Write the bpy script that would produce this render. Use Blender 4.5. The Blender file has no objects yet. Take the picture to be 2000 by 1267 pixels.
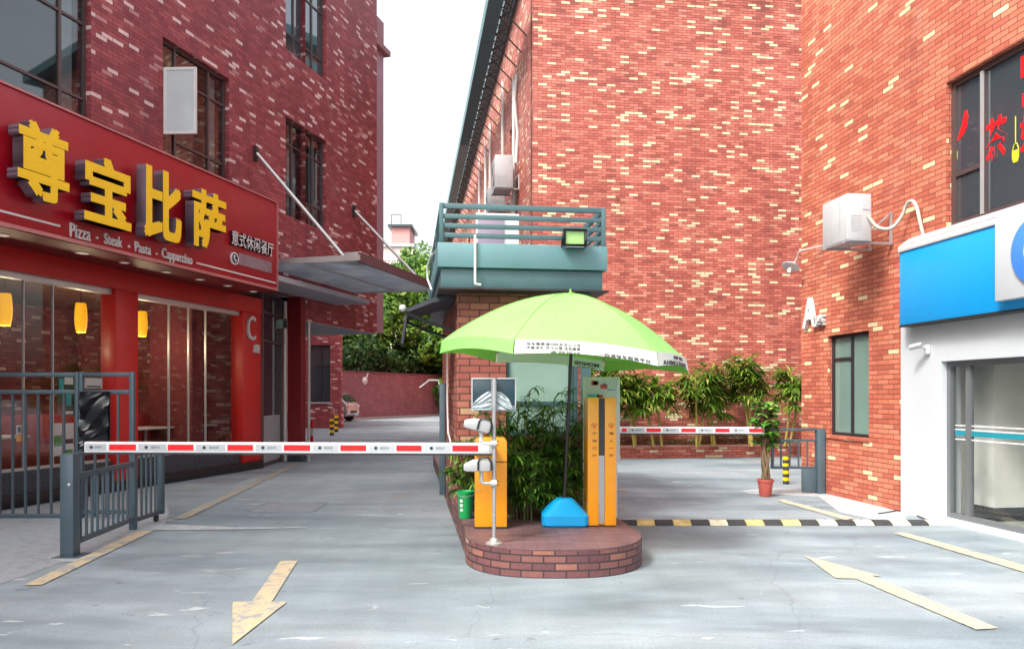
import bpy, bmesh, math, random
from mathutils import Vector, Matrix
R = math.radians
C = bpy.context.scene.collection
rnd = random.Random(7)

# ---------------------------------------------------------------- camera, sky, sun, exposure
H, F, HY = 1.6, 1500.0, 771.0           # eye height, focal length and horizon row in 2000 px wide photograph pixels
scn = bpy.context.scene
cam = bpy.data.cameras.new('camera'); cam_o = bpy.data.objects.new('camera', cam); C.objects.link(cam_o)
cam.sensor_width = 36; cam.lens = F/2000*36; cam.shift_y = (HY-633.5)/2000
cam.clip_start = .05; cam.clip_end = 2000
cam_o.location = (0, 0, H); cam_o.rotation_euler = (R(90), 0, 0)
scn.camera = cam_o

SUN = Vector((-.45, -.45, .77)).normalized()
EL = math.asin(SUN.z)
w = bpy.data.worlds.new('World'); scn.world = w; w.use_nodes = True
nt = w.node_tree; bg = nt.nodes['Background']
sky = nt.nodes.new('ShaderNodeTexSky'); sky.sky_type = 'NISHITA'; sky.sun_disc = False
sky.sun_elevation = EL; sky.sun_rotation = math.atan2(SUN.x, SUN.y) % (2*math.pi)
sky.air_density = 1.6; sky.dust_density = 6.0; sky.ozone_density = .6
hs = nt.nodes.new('ShaderNodeHueSaturation'); hs.inputs['Saturation'].default_value = .35
nt.links.new(sky.outputs[0], hs.inputs['Color']); nt.links.new(hs.outputs[0], bg.inputs['Color'])
bg.inputs['Strength'].default_value = .15
sl = bpy.data.lights.new('sun', 'SUN'); sl.energy = 1.2; sl.angle = R(10); sl.color = (1, .955, .88)
so = bpy.data.objects.new('sun', sl); C.objects.link(so)
so.rotation_euler = SUN.to_track_quat('Z', 'Y').to_euler()
scn.view_settings.view_transform = 'Standard'; scn.view_settings.look = 'None'
scn.view_settings.exposure = 1.4; scn.view_settings.gamma = 1
scn.cycles.max_bounces = 6; scn.cycles.diffuse_bounces = 4; scn.cycles.glossy_bounces = 3
scn.cycles.transparent_max_bounces = 12; scn.cycles.sample_clamp_indirect = 6
scn.cycles.caustics_reflective = False; scn.cycles.caustics_refractive = False

# ---------------------------------------------------------------- helpers
def S(r, g, b):                          # 0..255 display colour -> linear
    f = lambda c: c/12.92 if c <= .04045 else ((c+.055)/1.055)**2.4
    return tuple(f(c/255) for c in (r, g, b))
def gy(y): return F*H/(y-HY)             # depth of a ground point seen at row y
def gp(x, y, z=0):                       # the ground (or height z) point seen at pixel x, y
    Y = F*(H-z)/(y-HY); return Vector(((x-1000)/F*Y, Y, z))
def at(x, y, Y): return Vector(((x-1000)/F*Y, Y, H-(y-HY)/F*Y))

class Fr:                                # s along a wall, w out of it, z up
    def __init__(s, o, d):
        l = math.hypot(*d); s.o = o; s.d = (d[0]/l, d[1]/l); s.n = (s.d[1], -s.d[0])
    def p(s, a, w, z): return Vector((s.o[0]+a*s.d[0]+w*s.n[0], s.o[1]+a*s.d[1]+w*s.n[1], z))
    def at(s, x, w=0):                   # s of the wall point (offset w) seen at pixel column x
        k = (x-1000)/F; ox = s.o[0]+w*s.n[0]; oy = s.o[1]+w*s.n[1]
        return (k*oy-ox)/(s.d[0]-k*s.d[1])
    def hit(s, x, y, w=0):
        a = s.at(x, w); Y = s.p(a, w, 0).y; return a, H-(y-HY)/F*Y
W = Fr((0, 0), (1, 0))                   # world: s = x, w = -y
LF = Fr((-6.3, 13.8), (.2667, 1))        # restaurant block, s runs away from the eye
AF = Fr((4.99, 13.24), (.133, -1))       # orange brick block on the other side, s runs toward the eye
BF = Fr((.53, 20), (1, .133))            # middle block, front
BS = Fr((.53, 20), (.133, -1))           # middle block, lane side (s negative runs away)
GF = Fr((-.66, 9.3), (1, .133))          # guard house front

class MB:
    def __init__(s): s.v = []; s.f = []; s.uv = {}; s.m = []
    def face(s, pts, uv=None, m=0):
        i = len(s.v); s.v += [Vector(p) for p in pts]; s.f.append(tuple(range(i, i+len(pts)))); s.m.append(m)
        if uv: s.uv[len(s.f)-1] = uv
    def idx(s, pts, faces, m=0):
        i = len(s.v); s.v += [Vector(p) for p in pts]
        for f in faces: s.f.append(tuple(i+k for k in f)); s.m.append(m)
    def box(s, fr, a0, a1, w0, w1, z0, z1, m=0):
        P = [fr.p(a, w_, z) for z in (z0, z1) for w_ in (w0, w1) for a in (a0, a1)]
        s.idx(P, [(0, 2, 3, 1), (4, 5, 7, 6), (0, 1, 5, 4), (2, 6, 7, 3), (0, 4, 6, 2), (1, 3, 7, 5)], m); return s
    def wbox(s, x0, x1, y0, y1, z0, z1, m=0): return s.box(W, x0, x1, -y1, -y0, z0, z1, m)
    def obox(s, c, ax, hx, hy, hz, m=0):  # oriented box: centre, 3x3 axes, half sizes
        X, Y, Z = ax
        P = [c+X*i*hx+Y*j*hy+Z*k*hz for k in (-1, 1) for j in (-1, 1) for i in (-1, 1)]
        s.idx(P, [(0, 2, 3, 1), (4, 5, 7, 6), (0, 1, 5, 4), (2, 6, 7, 3), (0, 4, 6, 2), (1, 3, 7, 5)], m); return s
    def bar(s, p, q, a, b=None, m=0):    # rectangular bar between two points
        p = Vector(p); q = Vector(q); z = (q-p).normalized()
        x = z.cross(Vector((0, 0, 1)))
        x = x.normalized() if x.length > 1e-4 else Vector((1, 0, 0))
        return s.obox((p+q)/2, (x, z.cross(x), z), a/2, (b or a)/2, (q-p).length/2, m)
    def tube(s, pts, r, n=8, m=0, caps=True):
        pts = [Vector(p) for p in pts]; rs = r if isinstance(r, (list, tuple)) else [r]*len(pts)
        rings = []; up = None
        for i, p in enumerate(pts):
            t = (pts[min(i+1, len(pts)-1)]-pts[max(i-1, 0)]).normalized()
            if up is None:
                up = t.orthogonal().normalized()
            up = (up-t*up.dot(t)).normalized(); v = t.cross(up)
            rings.append([p+(up*math.cos(2*math.pi*k/n)+v*math.sin(2*math.pi*k/n))*rs[i] for k in range(n)])
        i0 = len(s.v)
        for r_ in rings: s.v += r_
        for i in range(len(pts)-1):
            for k in range(n):
                k2 = (k+1) % n
                s.f.append((i0+i*n+k, i0+i*n+k2, i0+(i+1)*n+k2, i0+(i+1)*n+k)); s.m.append(m)
        if caps:
            s.f.append(tuple(i0+k for k in reversed(range(n)))); s.m.append(m)
            e = i0+(len(pts)-1)*n; s.f.append(tuple(e+k for k in range(n))); s.m.append(m)
        return s
    def lathe(s, c, prof, n=24, m=0, ax=None):
        c = Vector(c); X, Y, Z = ax or (Vector((1, 0, 0)), Vector((0, 1, 0)), Vector((0, 0, 1)))
        i0 = len(s.v)
        for r, z in prof:
            s.v += [c+X*r*math.cos(2*math.pi*k/n)+Y*r*math.sin(2*math.pi*k/n)+Z*z for k in range(n)]
        for i in range(len(prof)-1):
            for k in range(n):
                k2 = (k+1) % n; s.f.append((i0+i*n+k, i0+i*n+k2, i0+(i+1)*n+k2, i0+(i+1)*n+k)); s.m.append(m)
        if prof[0][0] > 1e-5: s.f.append(tuple(i0+k for k in reversed(range(n)))); s.m.append(m)
        if prof[-1][0] > 1e-5:
            e = i0+(len(prof)-1)*n; s.f.append(tuple(e+k for k in range(n))); s.m.append(m)
        return s
    def prism(s, poly, vec, m=0, perim=False):   # extrude polygon of points along vec; perim: UV runs round the outline
        vec = Vector(vec); a = [Vector(p) for p in poly]; b = [p+vec for p in a]
        s.face(list(reversed(a)), m=m); s.face(b, m=m); L = 0
        for i in range(len(a)):
            j = (i+1) % len(a); d = (a[j]-a[i]).length
            uv = [(L, a[i].z), (L+d, a[j].z), (L+d, b[j].z), (L, b[i].z)] if perim else None
            s.face([a[i], a[j], b[j], b[i]], uv, m); L += d
        return s
    def wall(s, fr, a0, a1, z0, z1, wf, wb, holes=(), m=0):
        A = sorted({a0, a1, *[h[0] for h in holes], *[h[1] for h in holes]}); A = [a for a in A if a0 <= a <= a1]
        Z = sorted({z0, z1, *[h[2] for h in holes], *[h[3] for h in holes]}); Z = [z for z in Z if z0 <= z <= z1]
        for i in range(len(A)-1):
            for k in range(len(Z)-1):
                ca, cz = (A[i]+A[i+1])/2, (Z[k]+Z[k+1])/2
                if any(h[0] < ca < h[1] and h[2] < cz < h[3] for h in holes): continue
                s.face([fr.p(A[i], wf, Z[k]), fr.p(A[i+1], wf, Z[k]), fr.p(A[i+1], wf, Z[k+1]), fr.p(A[i], wf, Z[k+1])], m=m)
                s.face([fr.p(A[i+1], wb, Z[k]), fr.p(A[i], wb, Z[k]), fr.p(A[i], wb, Z[k+1]), fr.p(A[i+1], wb, Z[k+1])], m=m)
        for h in list(holes)+[(a0, a1, z0, z1)]:
            q = [(h[0], h[2]), (h[1], h[2]), (h[1], h[3]), (h[0], h[3])]
            for i in range(4):
                u, v_ = q[i], q[(i+1) % 4]
                s.face([fr.p(u[0], wf, u[1]), fr.p(v_[0], wf, v_[1]), fr.p(v_[0], wb, v_[1]), fr.p(u[0], wb, u[1])], m=m)
        return s
    def build(s, name, mats, parent=None, bevel=0, smooth=None, loc=None, seg=2):
        off = Vector((0, 0, 0)); r = parent
        if parent:
            while r.parent: r = r.parent
            off = Vector(r.location)
        elif loc is not None: off = Vector(loc)
        me = bpy.data.meshes.new(name); me.from_pydata([tuple(v-off) for v in s.v], [], s.f)
        for m_ in (mats if isinstance(mats, (list, tuple)) else [mats]): me.materials.append(m_)
        me.polygons.foreach_set('material_index', s.m)
        ul = me.uv_layers.new(name='UVMap').data
        for p in me.polygons:
            ex = s.uv.get(p.index); n = p.normal
            for q, li in enumerate(p.loop_indices):
                if ex: ul[li].uv = ex[q]; continue
                co = me.vertices[me.loops[li].vertex_index].co+off
                if abs(n.z) > .75: ul[li].uv = (co.x, co.y)
                else:
                    l = math.hypot(n.x, n.y) or 1; ul[li].uv = ((-n.y*co.x+n.x*co.y)/l, co.z)
        if bevel:
            bm = bmesh.new(); bm.from_mesh(me); bmesh.ops.remove_doubles(bm, verts=bm.verts, dist=1e-5)
            bmesh.ops.recalc_face_normals(bm, faces=bm.faces)
            bmesh.ops.bevel(bm, geom=[e for e in bm.edges if e.calc_face_angle(0) > R(25)], offset=bevel, segments=seg, affect='EDGES', profile=.5)
            bm.to_mesh(me); bm.free()
        if smooth or bevel:
            me.polygons.foreach_set('use_smooth', [True]*len(me.polygons)); me.set_sharp_from_angle(angle=R(smooth or 40))
        o = bpy.data.objects.new(name, me); C.objects.link(o)
        if parent: o.parent = parent
        elif loc is not None: o.location = loc
        return o
def tag(o, label=None, cat=None, group=None, kind=None):
    if label: o['label'] = label
    if cat: o['category'] = cat
    if group: o['group'] = group
    if kind: o['kind'] = kind
    return o
def thing(name, label, cat, loc, group=None):
    o = bpy.data.objects.new(name, None); C.objects.link(o); o.location = loc; o.empty_display_size = .1
    return tag(o, label, cat, group)
def solo(name, mb, m, label, cat, loc, group=None, **k):
    return tag(mb.build(name, m, None, loc=loc, **k), label, cat, group)
def dup(o, loc, rz=0, sc=1, label=None):     # a copy of a thing with its parts and sub-parts
    def rec(a, par):
        c = a.copy(); C.objects.link(c); c.parent = par
        for ch in list(a.children): rec(ch, c)
        return c
    c = rec(o, None); c.location = loc; c.rotation_euler = (0, 0, rz); c.scale = (sc, sc, sc)
    if label: c['label'] = label
    return c
def lettering(name, text, fr_or_axes, box, depth, m, parent, bold=0, w0=0, side=None, fat=0):
    """letters filling box (a0, a1, z0, z1) of frame fr, standing from w0 to w0+depth"""
    c = bpy.data.curves.new(name, 'FONT'); c.body = text; c.size = 1; c.offset = bold; c.extrude = .5; c.resolution_u = 3
    t = bpy.data.objects.new(name, c); C.objects.link(t)
    me = bpy.data.meshes.new_from_object(t.evaluated_get(bpy.context.evaluated_depsgraph_get()))
    bpy.data.objects.remove(t); bpy.data.curves.remove(c)
    xs = [v.co.x for v in me.vertices]; ys = [v.co.y for v in me.vertices]
    x0, x1, y0, y1 = min(xs), max(xs), min(ys), max(ys); a0, a1, z0, z1 = box
    off = Vector((0, 0, 0)); r = parent
    while r.parent: r = r.parent
    off = Vector(r.location)
    if fat:                              # heavier strokes: the same glyph five times, each a hair deeper than the last
        bm = bmesh.new(); bm.from_mesh(me); src = bm.verts[:]+bm.edges[:]+bm.faces[:]; base = [v for v in bm.verts]
        for q, (u, v_) in enumerate(((fat, fat*.8), (-fat, fat*.8), (-fat, -fat*.8), (fat, -fat*.8))):
            r_ = bmesh.ops.duplicate(bm, geom=src)
            for e in r_['geom']:
                if isinstance(e, bmesh.types.BMVert): e.co.x += u; e.co.y += v_; e.co.z *= 1-.005*(q+1)
        bm.to_mesh(me); bm.free(); x0 -= fat; x1 += fat; y0 -= fat*.8; y1 += fat*.8
    for v in me.vertices:
        a = a0+(v.co.x-x0)/(x1-x0)*(a1-a0); z = z0+(v.co.y-y0)/(y1-y0)*(z1-z0); w_ = w0+(v.co.z+.5)*depth
        v.co = fr_or_axes.p(a, w_, z)-off
    me.name = name; me.materials.clear(); me.materials.append(m)
    if side:
        me.materials.append(side); me.update(); nn = Vector((*fr_or_axes.n, 0))
        for p in me.polygons: p.material_index = 0 if p.normal.dot(nn) > .7 else 1
    o = bpy.data.objects.new(name, me); C.objects.link(o); o.parent = parent
    return o

# ---------------------------------------------------------------- materials
MATS = {}
def new(name):
    m = bpy.data.materials.new(name); m.use_nodes = True; nt = m.node_tree
    return m, nt, nt.nodes['Principled BSDF'], nt.nodes.new, nt.links.new
def mixrgb(nt, typ, fac, a, b):
    n = nt.nodes.new('ShaderNodeMix'); n.data_type = 'RGBA'; n.blend_type = typ; n.clamp_result = False
    for s_, v in ((n.inputs[0], fac), (n.inputs[6], a), (n.inputs[7], b)):
        if hasattr(v, 'is_linked'): nt.links.new(v, s_)
        elif isinstance(v, (int, float)): s_.default_value = v
        else: s_.default_value = (*v[:3], 1)
    return n.outputs[2]
def noise(nt, scale, detail=4, rough=.55, vec=None, dist=0):
    n = nt.nodes.new('ShaderNodeTexNoise'); n.inputs['Scale'].default_value = scale; n.inputs['Detail'].default_value = detail
    n.inputs['Roughness'].default_value = rough; n.inputs['Distortion'].default_value = dist
    if vec: nt.links.new(vec, n.inputs['Vector'])
    return n.outputs[0]
def ramp(nt, fac, stops, interp='LINEAR'):
    n = nt.nodes.new('ShaderNodeValToRGB'); n.color_ramp.interpolation = interp; e = n.color_ramp.elements
    for i, (p, c) in enumerate(stops):
        q = e[i] if i < 2 else e.new(p)
        q.position = p; q.color = (*c, 1) if len(c) == 3 else c
    nt.links.new(fac, n.inputs[0]); return n.outputs[0]
def g(v): return (v, v, v)
def mat(name, col, rough=.6, metal=0, var=.12, scale=3, bump=0, spec=.5, emit=None, es=0, coat=0):
    m, nt, b, N, L = new(name)
    tc = N('ShaderNodeTexCoord').outputs['Object']
    f = noise(nt, scale, 5, .6, tc)
    v = ramp(nt, f, [(.3, g(1-var)), (.7, g(1+var*.6))])
    L(mixrgb(nt, 'MULTIPLY', 1, col, v), b.inputs['Base Color'])
    f2 = noise(nt, scale*3, 1, .4, tc)
    L(ramp(nt, f2, [(.3, g(max(.02, rough-.03))), (.7, g(min(1, rough+.05)))]), b.inputs['Roughness'])
    b.inputs['Metallic'].default_value = metal; b.inputs['Specular IOR Level'].default_value = spec
    b.inputs['Coat Weight'].default_value = coat
    if bump:
        bp = N('ShaderNodeBump'); bp.inputs['Strength'].default_value = bump; bp.inputs['Distance'].default_value = .01
        L(noise(nt, scale*12, 3, .6, tc), bp.inputs['Height']); L(bp.outputs[0], b.inputs['Normal'])
    if emit: b.inputs['Emission Color'].default_value = (*emit, 1); b.inputs['Emission Strength'].default_value = es
    return m
def brick(name, stops, mortar, bw=.25, rh=.07, ms=.006, rough=.55, bump=.5, dirt=.2, sq=1, off=.5):
    m, nt, b, N, L = new(name)
    uv = N('ShaderNodeTexCoord').outputs['UV']
    t = N('ShaderNodeTexBrick'); L(uv, t.inputs['Vector']); t.offset = off; t.squash = sq
    t.inputs['Color1'].default_value = (0, 0, 0, 1); t.inputs['Color2'].default_value = (1, 1, 1, 1)
    t.inputs['Mortar'].default_value = (0, 0, 0, 1); t.inputs['Scale'].default_value = 1
    t.inputs['Brick Width'].default_value = bw; t.inputs['Row Height'].default_value = rh
    t.inputs['Mortar Size'].default_value = ms; t.inputs['Mortar Smooth'].default_value = .1; t.inputs['Bias'].default_value = 0
    c = ramp(nt, t.outputs['Color'], stops, 'CONSTANT')
    d = ramp(nt, noise(nt, .55, 6, .65, uv), [(.3, g(1-dirt)), (.7, g(1+dirt*.5))])
    c = mixrgb(nt, 'MULTIPLY', 1, c, d)
    mp = N('ShaderNodeMapping'); mp.inputs['Scale'].default_value = (2.2, .16, 1); L(uv, mp.inputs['Vector'])
    c = mixrgb(nt, 'MULTIPLY', 1, c, ramp(nt, noise(nt, 1.3, 6, .7, mp.outputs[0], .3), [(.32, g(1-dirt*.9)), (.6, g(1.03))]))
    c = mixrgb(nt, 'MIX', ramp(nt, noise(nt, .9, 7, .75, uv, .6), [(.56, g(0)), (.74, g(.16))]), c, S(206, 186, 178))
    fine = ramp(nt, noise(nt, 28, 3, .6, uv), [(.25, g(.86)), (.75, g(1.08))])
    c = mixrgb(nt, 'MULTIPLY', 1, c, fine)
    L(mixrgb(nt, 'MIX', t.outputs['Fac'], c, mortar), b.inputs['Base Color'])
    b.inputs['Roughness'].default_value = rough; b.inputs['Specular IOR Level'].default_value = .35
    inv = N('ShaderNodeMath'); inv.operation = 'SUBTRACT'; inv.inputs[0].default_value = 1; L(t.outputs['Fac'], inv.inputs[1])
    bp = N('ShaderNodeBump'); bp.inputs['Strength'].default_value = bump; bp.inputs['Distance'].default_value = .006
    L(inv.outputs[0], bp.inputs['Height']); L(bp.outputs[0], b.inputs['Normal'])
    return m
def glass(name, tint=(.85, .9, .9), refl=.12, rough=.02):
    m, nt, b, N, L = new(name); nt.nodes.remove(b)
    tr = N('ShaderNodeBsdfTransparent'); tr.inputs[0].default_value = (*tint, 1)
    gl = N('ShaderNodeBsdfGlossy'); gl.inputs['Roughness'].default_value = rough
    fc = N('ShaderNodeLayerWeight'); fc.inputs[0].default_value = .5; lw = N('ShaderNodeMath'); lw.operation = 'POWER'; L(fc.outputs['Facing'], lw.inputs[0]); lw.inputs[1].default_value = 4.2
    ad = N('ShaderNodeMath'); ad.operation = 'ADD'; ad.use_clamp = True; L(lw.outputs[0], ad.inputs[0]); ad.inputs[1].default_value = refl
    mx = N('ShaderNodeMixShader'); L(ad.outputs[0], mx.inputs[0]); L(tr.outputs[0], mx.inputs[1]); L(gl.outputs[0], mx.inputs[2])
    L(mx.outputs[0], nt.nodes['Material Output'].inputs[0]); return m
def leafmat(name, stops, trans=.45, rough=.45):
    m, nt, b, N, L = new(name)
    geo = N('ShaderNodeNewGeometry')
    c = ramp(nt, geo.outputs['Random Per Island'], stops)
    L(c, b.inputs['Base Color']); b.inputs['Roughness'].default_value = rough; b.inputs['Specular IOR Level'].default_value = .35
    tl = N('ShaderNodeBsdfTranslucent'); L(c, tl.inputs[0])
    mx = N('ShaderNodeMixShader'); mx.inputs[0].default_value = trans
    L(b.outputs[0], mx.inputs[1]); L(tl.outputs[0], mx.inputs[2]); L(mx.outputs[0], nt.nodes['Material Output'].inputs[0])
    return m

M = {}
M['brick_maroon'] = brick('maroon_brick', [(0, S(172, 84, 88)), (.2, S(154, 70, 76)), (.5, S(164, 77, 82)), (.7, S(144, 63, 70)), (.87, S(232, 200, 196)), (.935, S(196, 136, 134))], S(90, 46, 52), bw=.24, rh=.075, ms=.005)
M['brick_red'] = brick('red_brick', [(0, S(208, 119, 103)), (.2, S(194, 106, 92)), (.42, S(215, 128, 110)), (.62, S(182, 96, 84)), (.81, S(240, 220, 182)), (.91, S(222, 150, 127)), (.96, S(162, 86, 77))], S(92, 50, 46), bw=.245, rh=.07, ms=.006)
M['brick_orange'] = brick('orange_brick', [(0, S(208, 121, 95)), (.25, S(197, 110, 86)), (.5, S(215, 131, 103)), (.72, S(186, 99, 79)), (.90, S(236, 212, 170)), (.95, S(210, 138, 108))], S(112, 64, 54), bw=.245, rh=.07, ms=.006)
M['brick_kerb'] = brick('kerb_brick', [(0, S(122, 82, 82)), (.3, S(138, 92, 86)), (.6, S(112, 74, 76)), (.78, S(160, 108, 94)), (.9, S(192, 160, 138)), (.96, S(122, 80, 78))], S(62, 50, 52), bw=.2, rh=.066, ms=.008, dirt=.25)
M['paver'] = brick('island_paver', [(0, S(126, 96, 100)), (.4, S(118, 88, 92)), (.75, S(134, 104, 106))], S(92, 72, 76), bw=.22, rh=.06, ms=.005, dirt=.22)
M['brick_guard'] = brick('guard_brick', [(0, S(176, 102, 90)), (.3, S(160, 90, 80)), (.6, S(188, 116, 100)), (.88, S(204, 160, 128)), (.95, S(170, 98, 86))], S(76, 50, 48), bw=.24, rh=.085, ms=.007)
M['brick_wall'] = brick('boundary_brick', [(0, S(150, 102, 114)), (.4, S(142, 94, 106)), (.8, S(158, 110, 120))], S(122, 84, 94), bw=.3, rh=.09, ms=.006, bump=.15)
M['red_panel'] = mat('red_panel', S(158, 14, 32), .32, var=.05, scale=1.5)
M['red_paint'] = mat('red_paint', S(190, 34, 30), .42, var=.08, scale=2)
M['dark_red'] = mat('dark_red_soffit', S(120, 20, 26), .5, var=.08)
M['yellow'] = mat('letter_yellow', S(252, 206, 0), .4, var=.03)
M['letter_side'] = mat('letter_side_grey', S(112, 92, 104), .45, var=.1)
M['white'] = mat('white_paint', S(212, 212, 212), .45, var=.06)
M['white_wall'] = mat('white_wall_panel', S(192, 198, 203), .5, var=.05, scale=1)
M['silver'] = mat('brushed_silver', S(190, 189, 188), .34, .45, var=.04, scale=2)
M['steel'] = mat('stainless_steel', S(176, 176, 178), .3, .55, var=.02, scale=2)
M['frame'] = mat('window_frame_bronze', S(92, 76, 76), .42, .3, var=.1)
M['frame_dark'] = mat('window_frame_dark', S(54, 50, 52), .4, .3, var=.1)
M['teal'] = mat('teal_painted_steel', S(74, 105, 111), .45, .1, var=.16, scale=2.2)
M['teal_light'] = mat('pale_teal_fascia', S(98, 138, 144), .5, .05, var=.12, scale=1.4)
M['fence'] = mat('grey_green_fence_paint', S(78, 96, 106), .42, .2, var=.12, scale=4)
M['black'] = mat('black_plastic', S(26, 27, 30), .4, var=.15)
M['plinth'] = mat('dark_granite_plinth', S(58, 62, 68), .28, var=.18, scale=14)
M['pane_dark'] = mat('dark_reflective_glass', S(62, 68, 74), .03, spec=1, var=.1, scale=.6, coat=.6)
M['pane_teal'] = mat('teal_reflective_glass', S(118, 146, 138), .05, spec=1, var=.12, scale=.7, coat=.6)
M['pane_sky'] = mat('pale_reflective_glass', S(70, 90, 96), .02, metal=.35, spec=1, var=.08, scale=.5, coat=1)
M['pane_painted_sky'] = mat('painted_sky_glass', S(190, 204, 206), .12, var=.05, spec=.7, coat=.5)  # open casement glass, pale sky reflection painted into its base colour
M['curtain'] = mat('pale_curtain', S(196, 198, 196), .8, var=.1, scale=5)
M['glass'] = glass('clear_shop_glass', (.95, .96, .96), .035)
M['soffit'] = mat('grey_soffit', S(172, 172, 178), .7, var=.06)
def sheet_mat():
    m, nt, b, N, L = new('translucent_roof_sheet')
    P = N('ShaderNodeTexCoord').outputs['Object']
    c = ramp(nt, noise(nt, 1.3, 5, .7, P, .5), [(.3, S(186, 194, 200)), (.7, S(226, 231, 234))])
    L(c, b.inputs['Base Color']); b.inputs['Roughness'].default_value = .3
    tl = N('ShaderNodeBsdfTranslucent'); L(c, tl.inputs[0])
    mx = N('ShaderNodeMixShader'); mx.inputs[0].default_value = .68
    L(b.outputs[0], mx.inputs[1]); L(tl.outputs[0], mx.inputs[2]); L(mx.outputs[0], nt.nodes['Material Output'].inputs[0])
    return m
M['corrugated'] = sheet_mat()
M['orange'] = mat('orange_enamel', S(244, 158, 22), .36, var=.05, coat=.3)
M['blue_plastic'] = mat('blue_plastic', S(8, 160, 226), .38, var=.05, coat=.2)
M['green_plastic'] = mat('green_plastic', S(28, 166, 92), .4, var=.06)
M['arm_white'] = mat('barrier_arm_white', S(226, 228, 230), .35, var=.05)
M['arm_grey'] = mat('barrier_grey_panel', S(182, 188, 192), .4, var=.06)
M['arm_red'] = mat('reflective_red', S(226, 28, 34), .35, var=.05)
M['ink'] = mat('dark_ink', S(58, 52, 60), .6, var=.05)
M['brown_ink'] = mat('brown_ink', S(112, 58, 16), .6, var=.05)
M['sign_blue'] = mat('sign_blue', S(0, 158, 232), .35, var=.03)
M['logo_blue'] = mat('logo_blue', S(66, 132, 236), .35, var=.03)
M['sign_grey'] = mat('sign_edge_grey', S(176, 182, 186), .4, .2, var=.06)
M['terracotta'] = mat('terracotta_plastic', S(178, 84, 74), .5, var=.1)
M['bark'] = mat('bark', S(112, 92, 66), .9, var=.3, scale=9, bump=.6)
M['bamboo'] = mat('bamboo_stem', S(168, 148, 72), .5, var=.35, scale=14)
M['soil'] = mat('soil', S(74, 60, 50), .95, var=.3, scale=10, bump=.6)
M['rubber'] = mat('black_rubber', S(52, 54, 56), .75, var=.2, scale=9, bump=.3)
M['bump_yellow'] = mat('worn_yellow_rubber', S(206, 182, 118), .7, var=.35, scale=7, bump=.3)
M['bump_pale'] = mat('faded_yellow_rubber', S(214, 206, 178), .7, var=.25, scale=7, bump=.3)
M['awning'] = mat('dark_awning_fabric', S(68, 70, 80), .8, var=.12)
M['lamp_yellow'] = mat('lit_yellow_lampshade', S(250, 190, 20), .6, emit=S(255, 180, 10), es=.3, var=.05)
M['lamp_white'] = mat('lit_white_lampshade', S(240, 232, 214), .7, emit=S(255, 226, 180), es=.5, var=.05)
M['spot_lit'] = mat('lit_downlight', S(200, 186, 176), .5, emit=S(255, 236, 205), es=.1, var=.02)
M['room_wall'] = mat('grey_room_wall', S(176, 174, 164), .8, var=.05)
M['room_floor'] = mat('pale_tile_floor', S(172, 178, 166), .3, var=.08)
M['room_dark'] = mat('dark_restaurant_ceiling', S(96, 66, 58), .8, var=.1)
M['floor_wood'] = mat('brown_restaurant_floor', S(92, 56, 44), .35, var=.15)
M['teal_paint'] = mat('teal_stripe', S(30, 134, 152), .4, var=.04)
M['pink'] = mat('pink_plastic', S(206, 70, 92), .45, var=.06)
M['poster_teal'] = mat('poster_teal', S(64, 168, 172), .45, var=.5, scale=11)
M['poster_green'] = mat('poster_green', S(84, 156, 84), .45, var=.2, scale=6)
M['bag'] = mat('black_plastic_sheet', S(20, 23, 27), .16, var=.3, scale=4, spec=.8)
M['purple'] = mat('faded_purple_board', S(146, 132, 152), .6, var=.1)
M['pink_render'] = mat('pink_render', S(202, 142, 138), .8, var=.08)
M['cream'] = mat('cream_render', S(214, 196, 186), .8, var=.08)
M['fabric_green'] = None

def umbrella_mat():
    m, nt, b, N, L = new('lime_umbrella_fabric')
    geo = N('ShaderNodeTexCoord').outputs['Object']
    c = mixrgb(nt, 'MULTIPLY', 1, S(150, 212, 122), ramp(nt, noise(nt, 2, 4, .6, geo), [(.3, g(.92)), (.7, g(1.05))]))
    L(c, b.inputs['Base Color']); b.inputs['Roughness'].default_value = .75
    bp = N('ShaderNodeBump'); bp.inputs['Strength'].default_value = .5; bp.inputs['Distance'].default_value = .03
    L(noise(nt, 4.5, 3, .5, geo, 1.5), bp.inputs['Height']); L(bp.outputs[0], b.inputs['Normal'])
    tl = N('ShaderNodeBsdfTranslucent'); tl.inputs[0].default_value = (*S(120, 195, 30), 1)
    mx = N('ShaderNodeMixShader'); mx.inputs[0].default_value = .24
    L(b.outputs[0], mx.inputs[1]); L(tl.outputs[0], mx.inputs[2]); L(mx.outputs[0], nt.nodes['Material Output'].inputs[0])
    return m
M['umbrella'] = umbrella_mat()
M['leaf_bamboo'] = leafmat('dark_bamboo_leaves', [(0, S(40, 74, 26)), (.5, S(72, 114, 38)), (.85, S(106, 150, 52)), (1, S(164, 184, 84))])
M['leaf_palm'] = leafmat('palm_leaves', [(0, S(58, 94, 30)), (.5, S(102, 140, 44)), (.88, S(146, 170, 66)), (1, S(186, 180, 92))])
M['leaf_money'] = leafmat('glossy_round_leaves', [(0, S(46, 92, 30)), (.6, S(84, 138, 48)), (1, S(150, 184, 84))], .25, .3)
M['leaf_tree'] = leafmat('tree_leaves', [(0, S(46, 82, 34)), (.5, S(84, 128, 46)), (1, S(150, 182, 72))])
M['leaf_cover'] = leafmat('low_green_leaves', [(0, S(60, 88, 40)), (1, S(140, 160, 90))])

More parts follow.
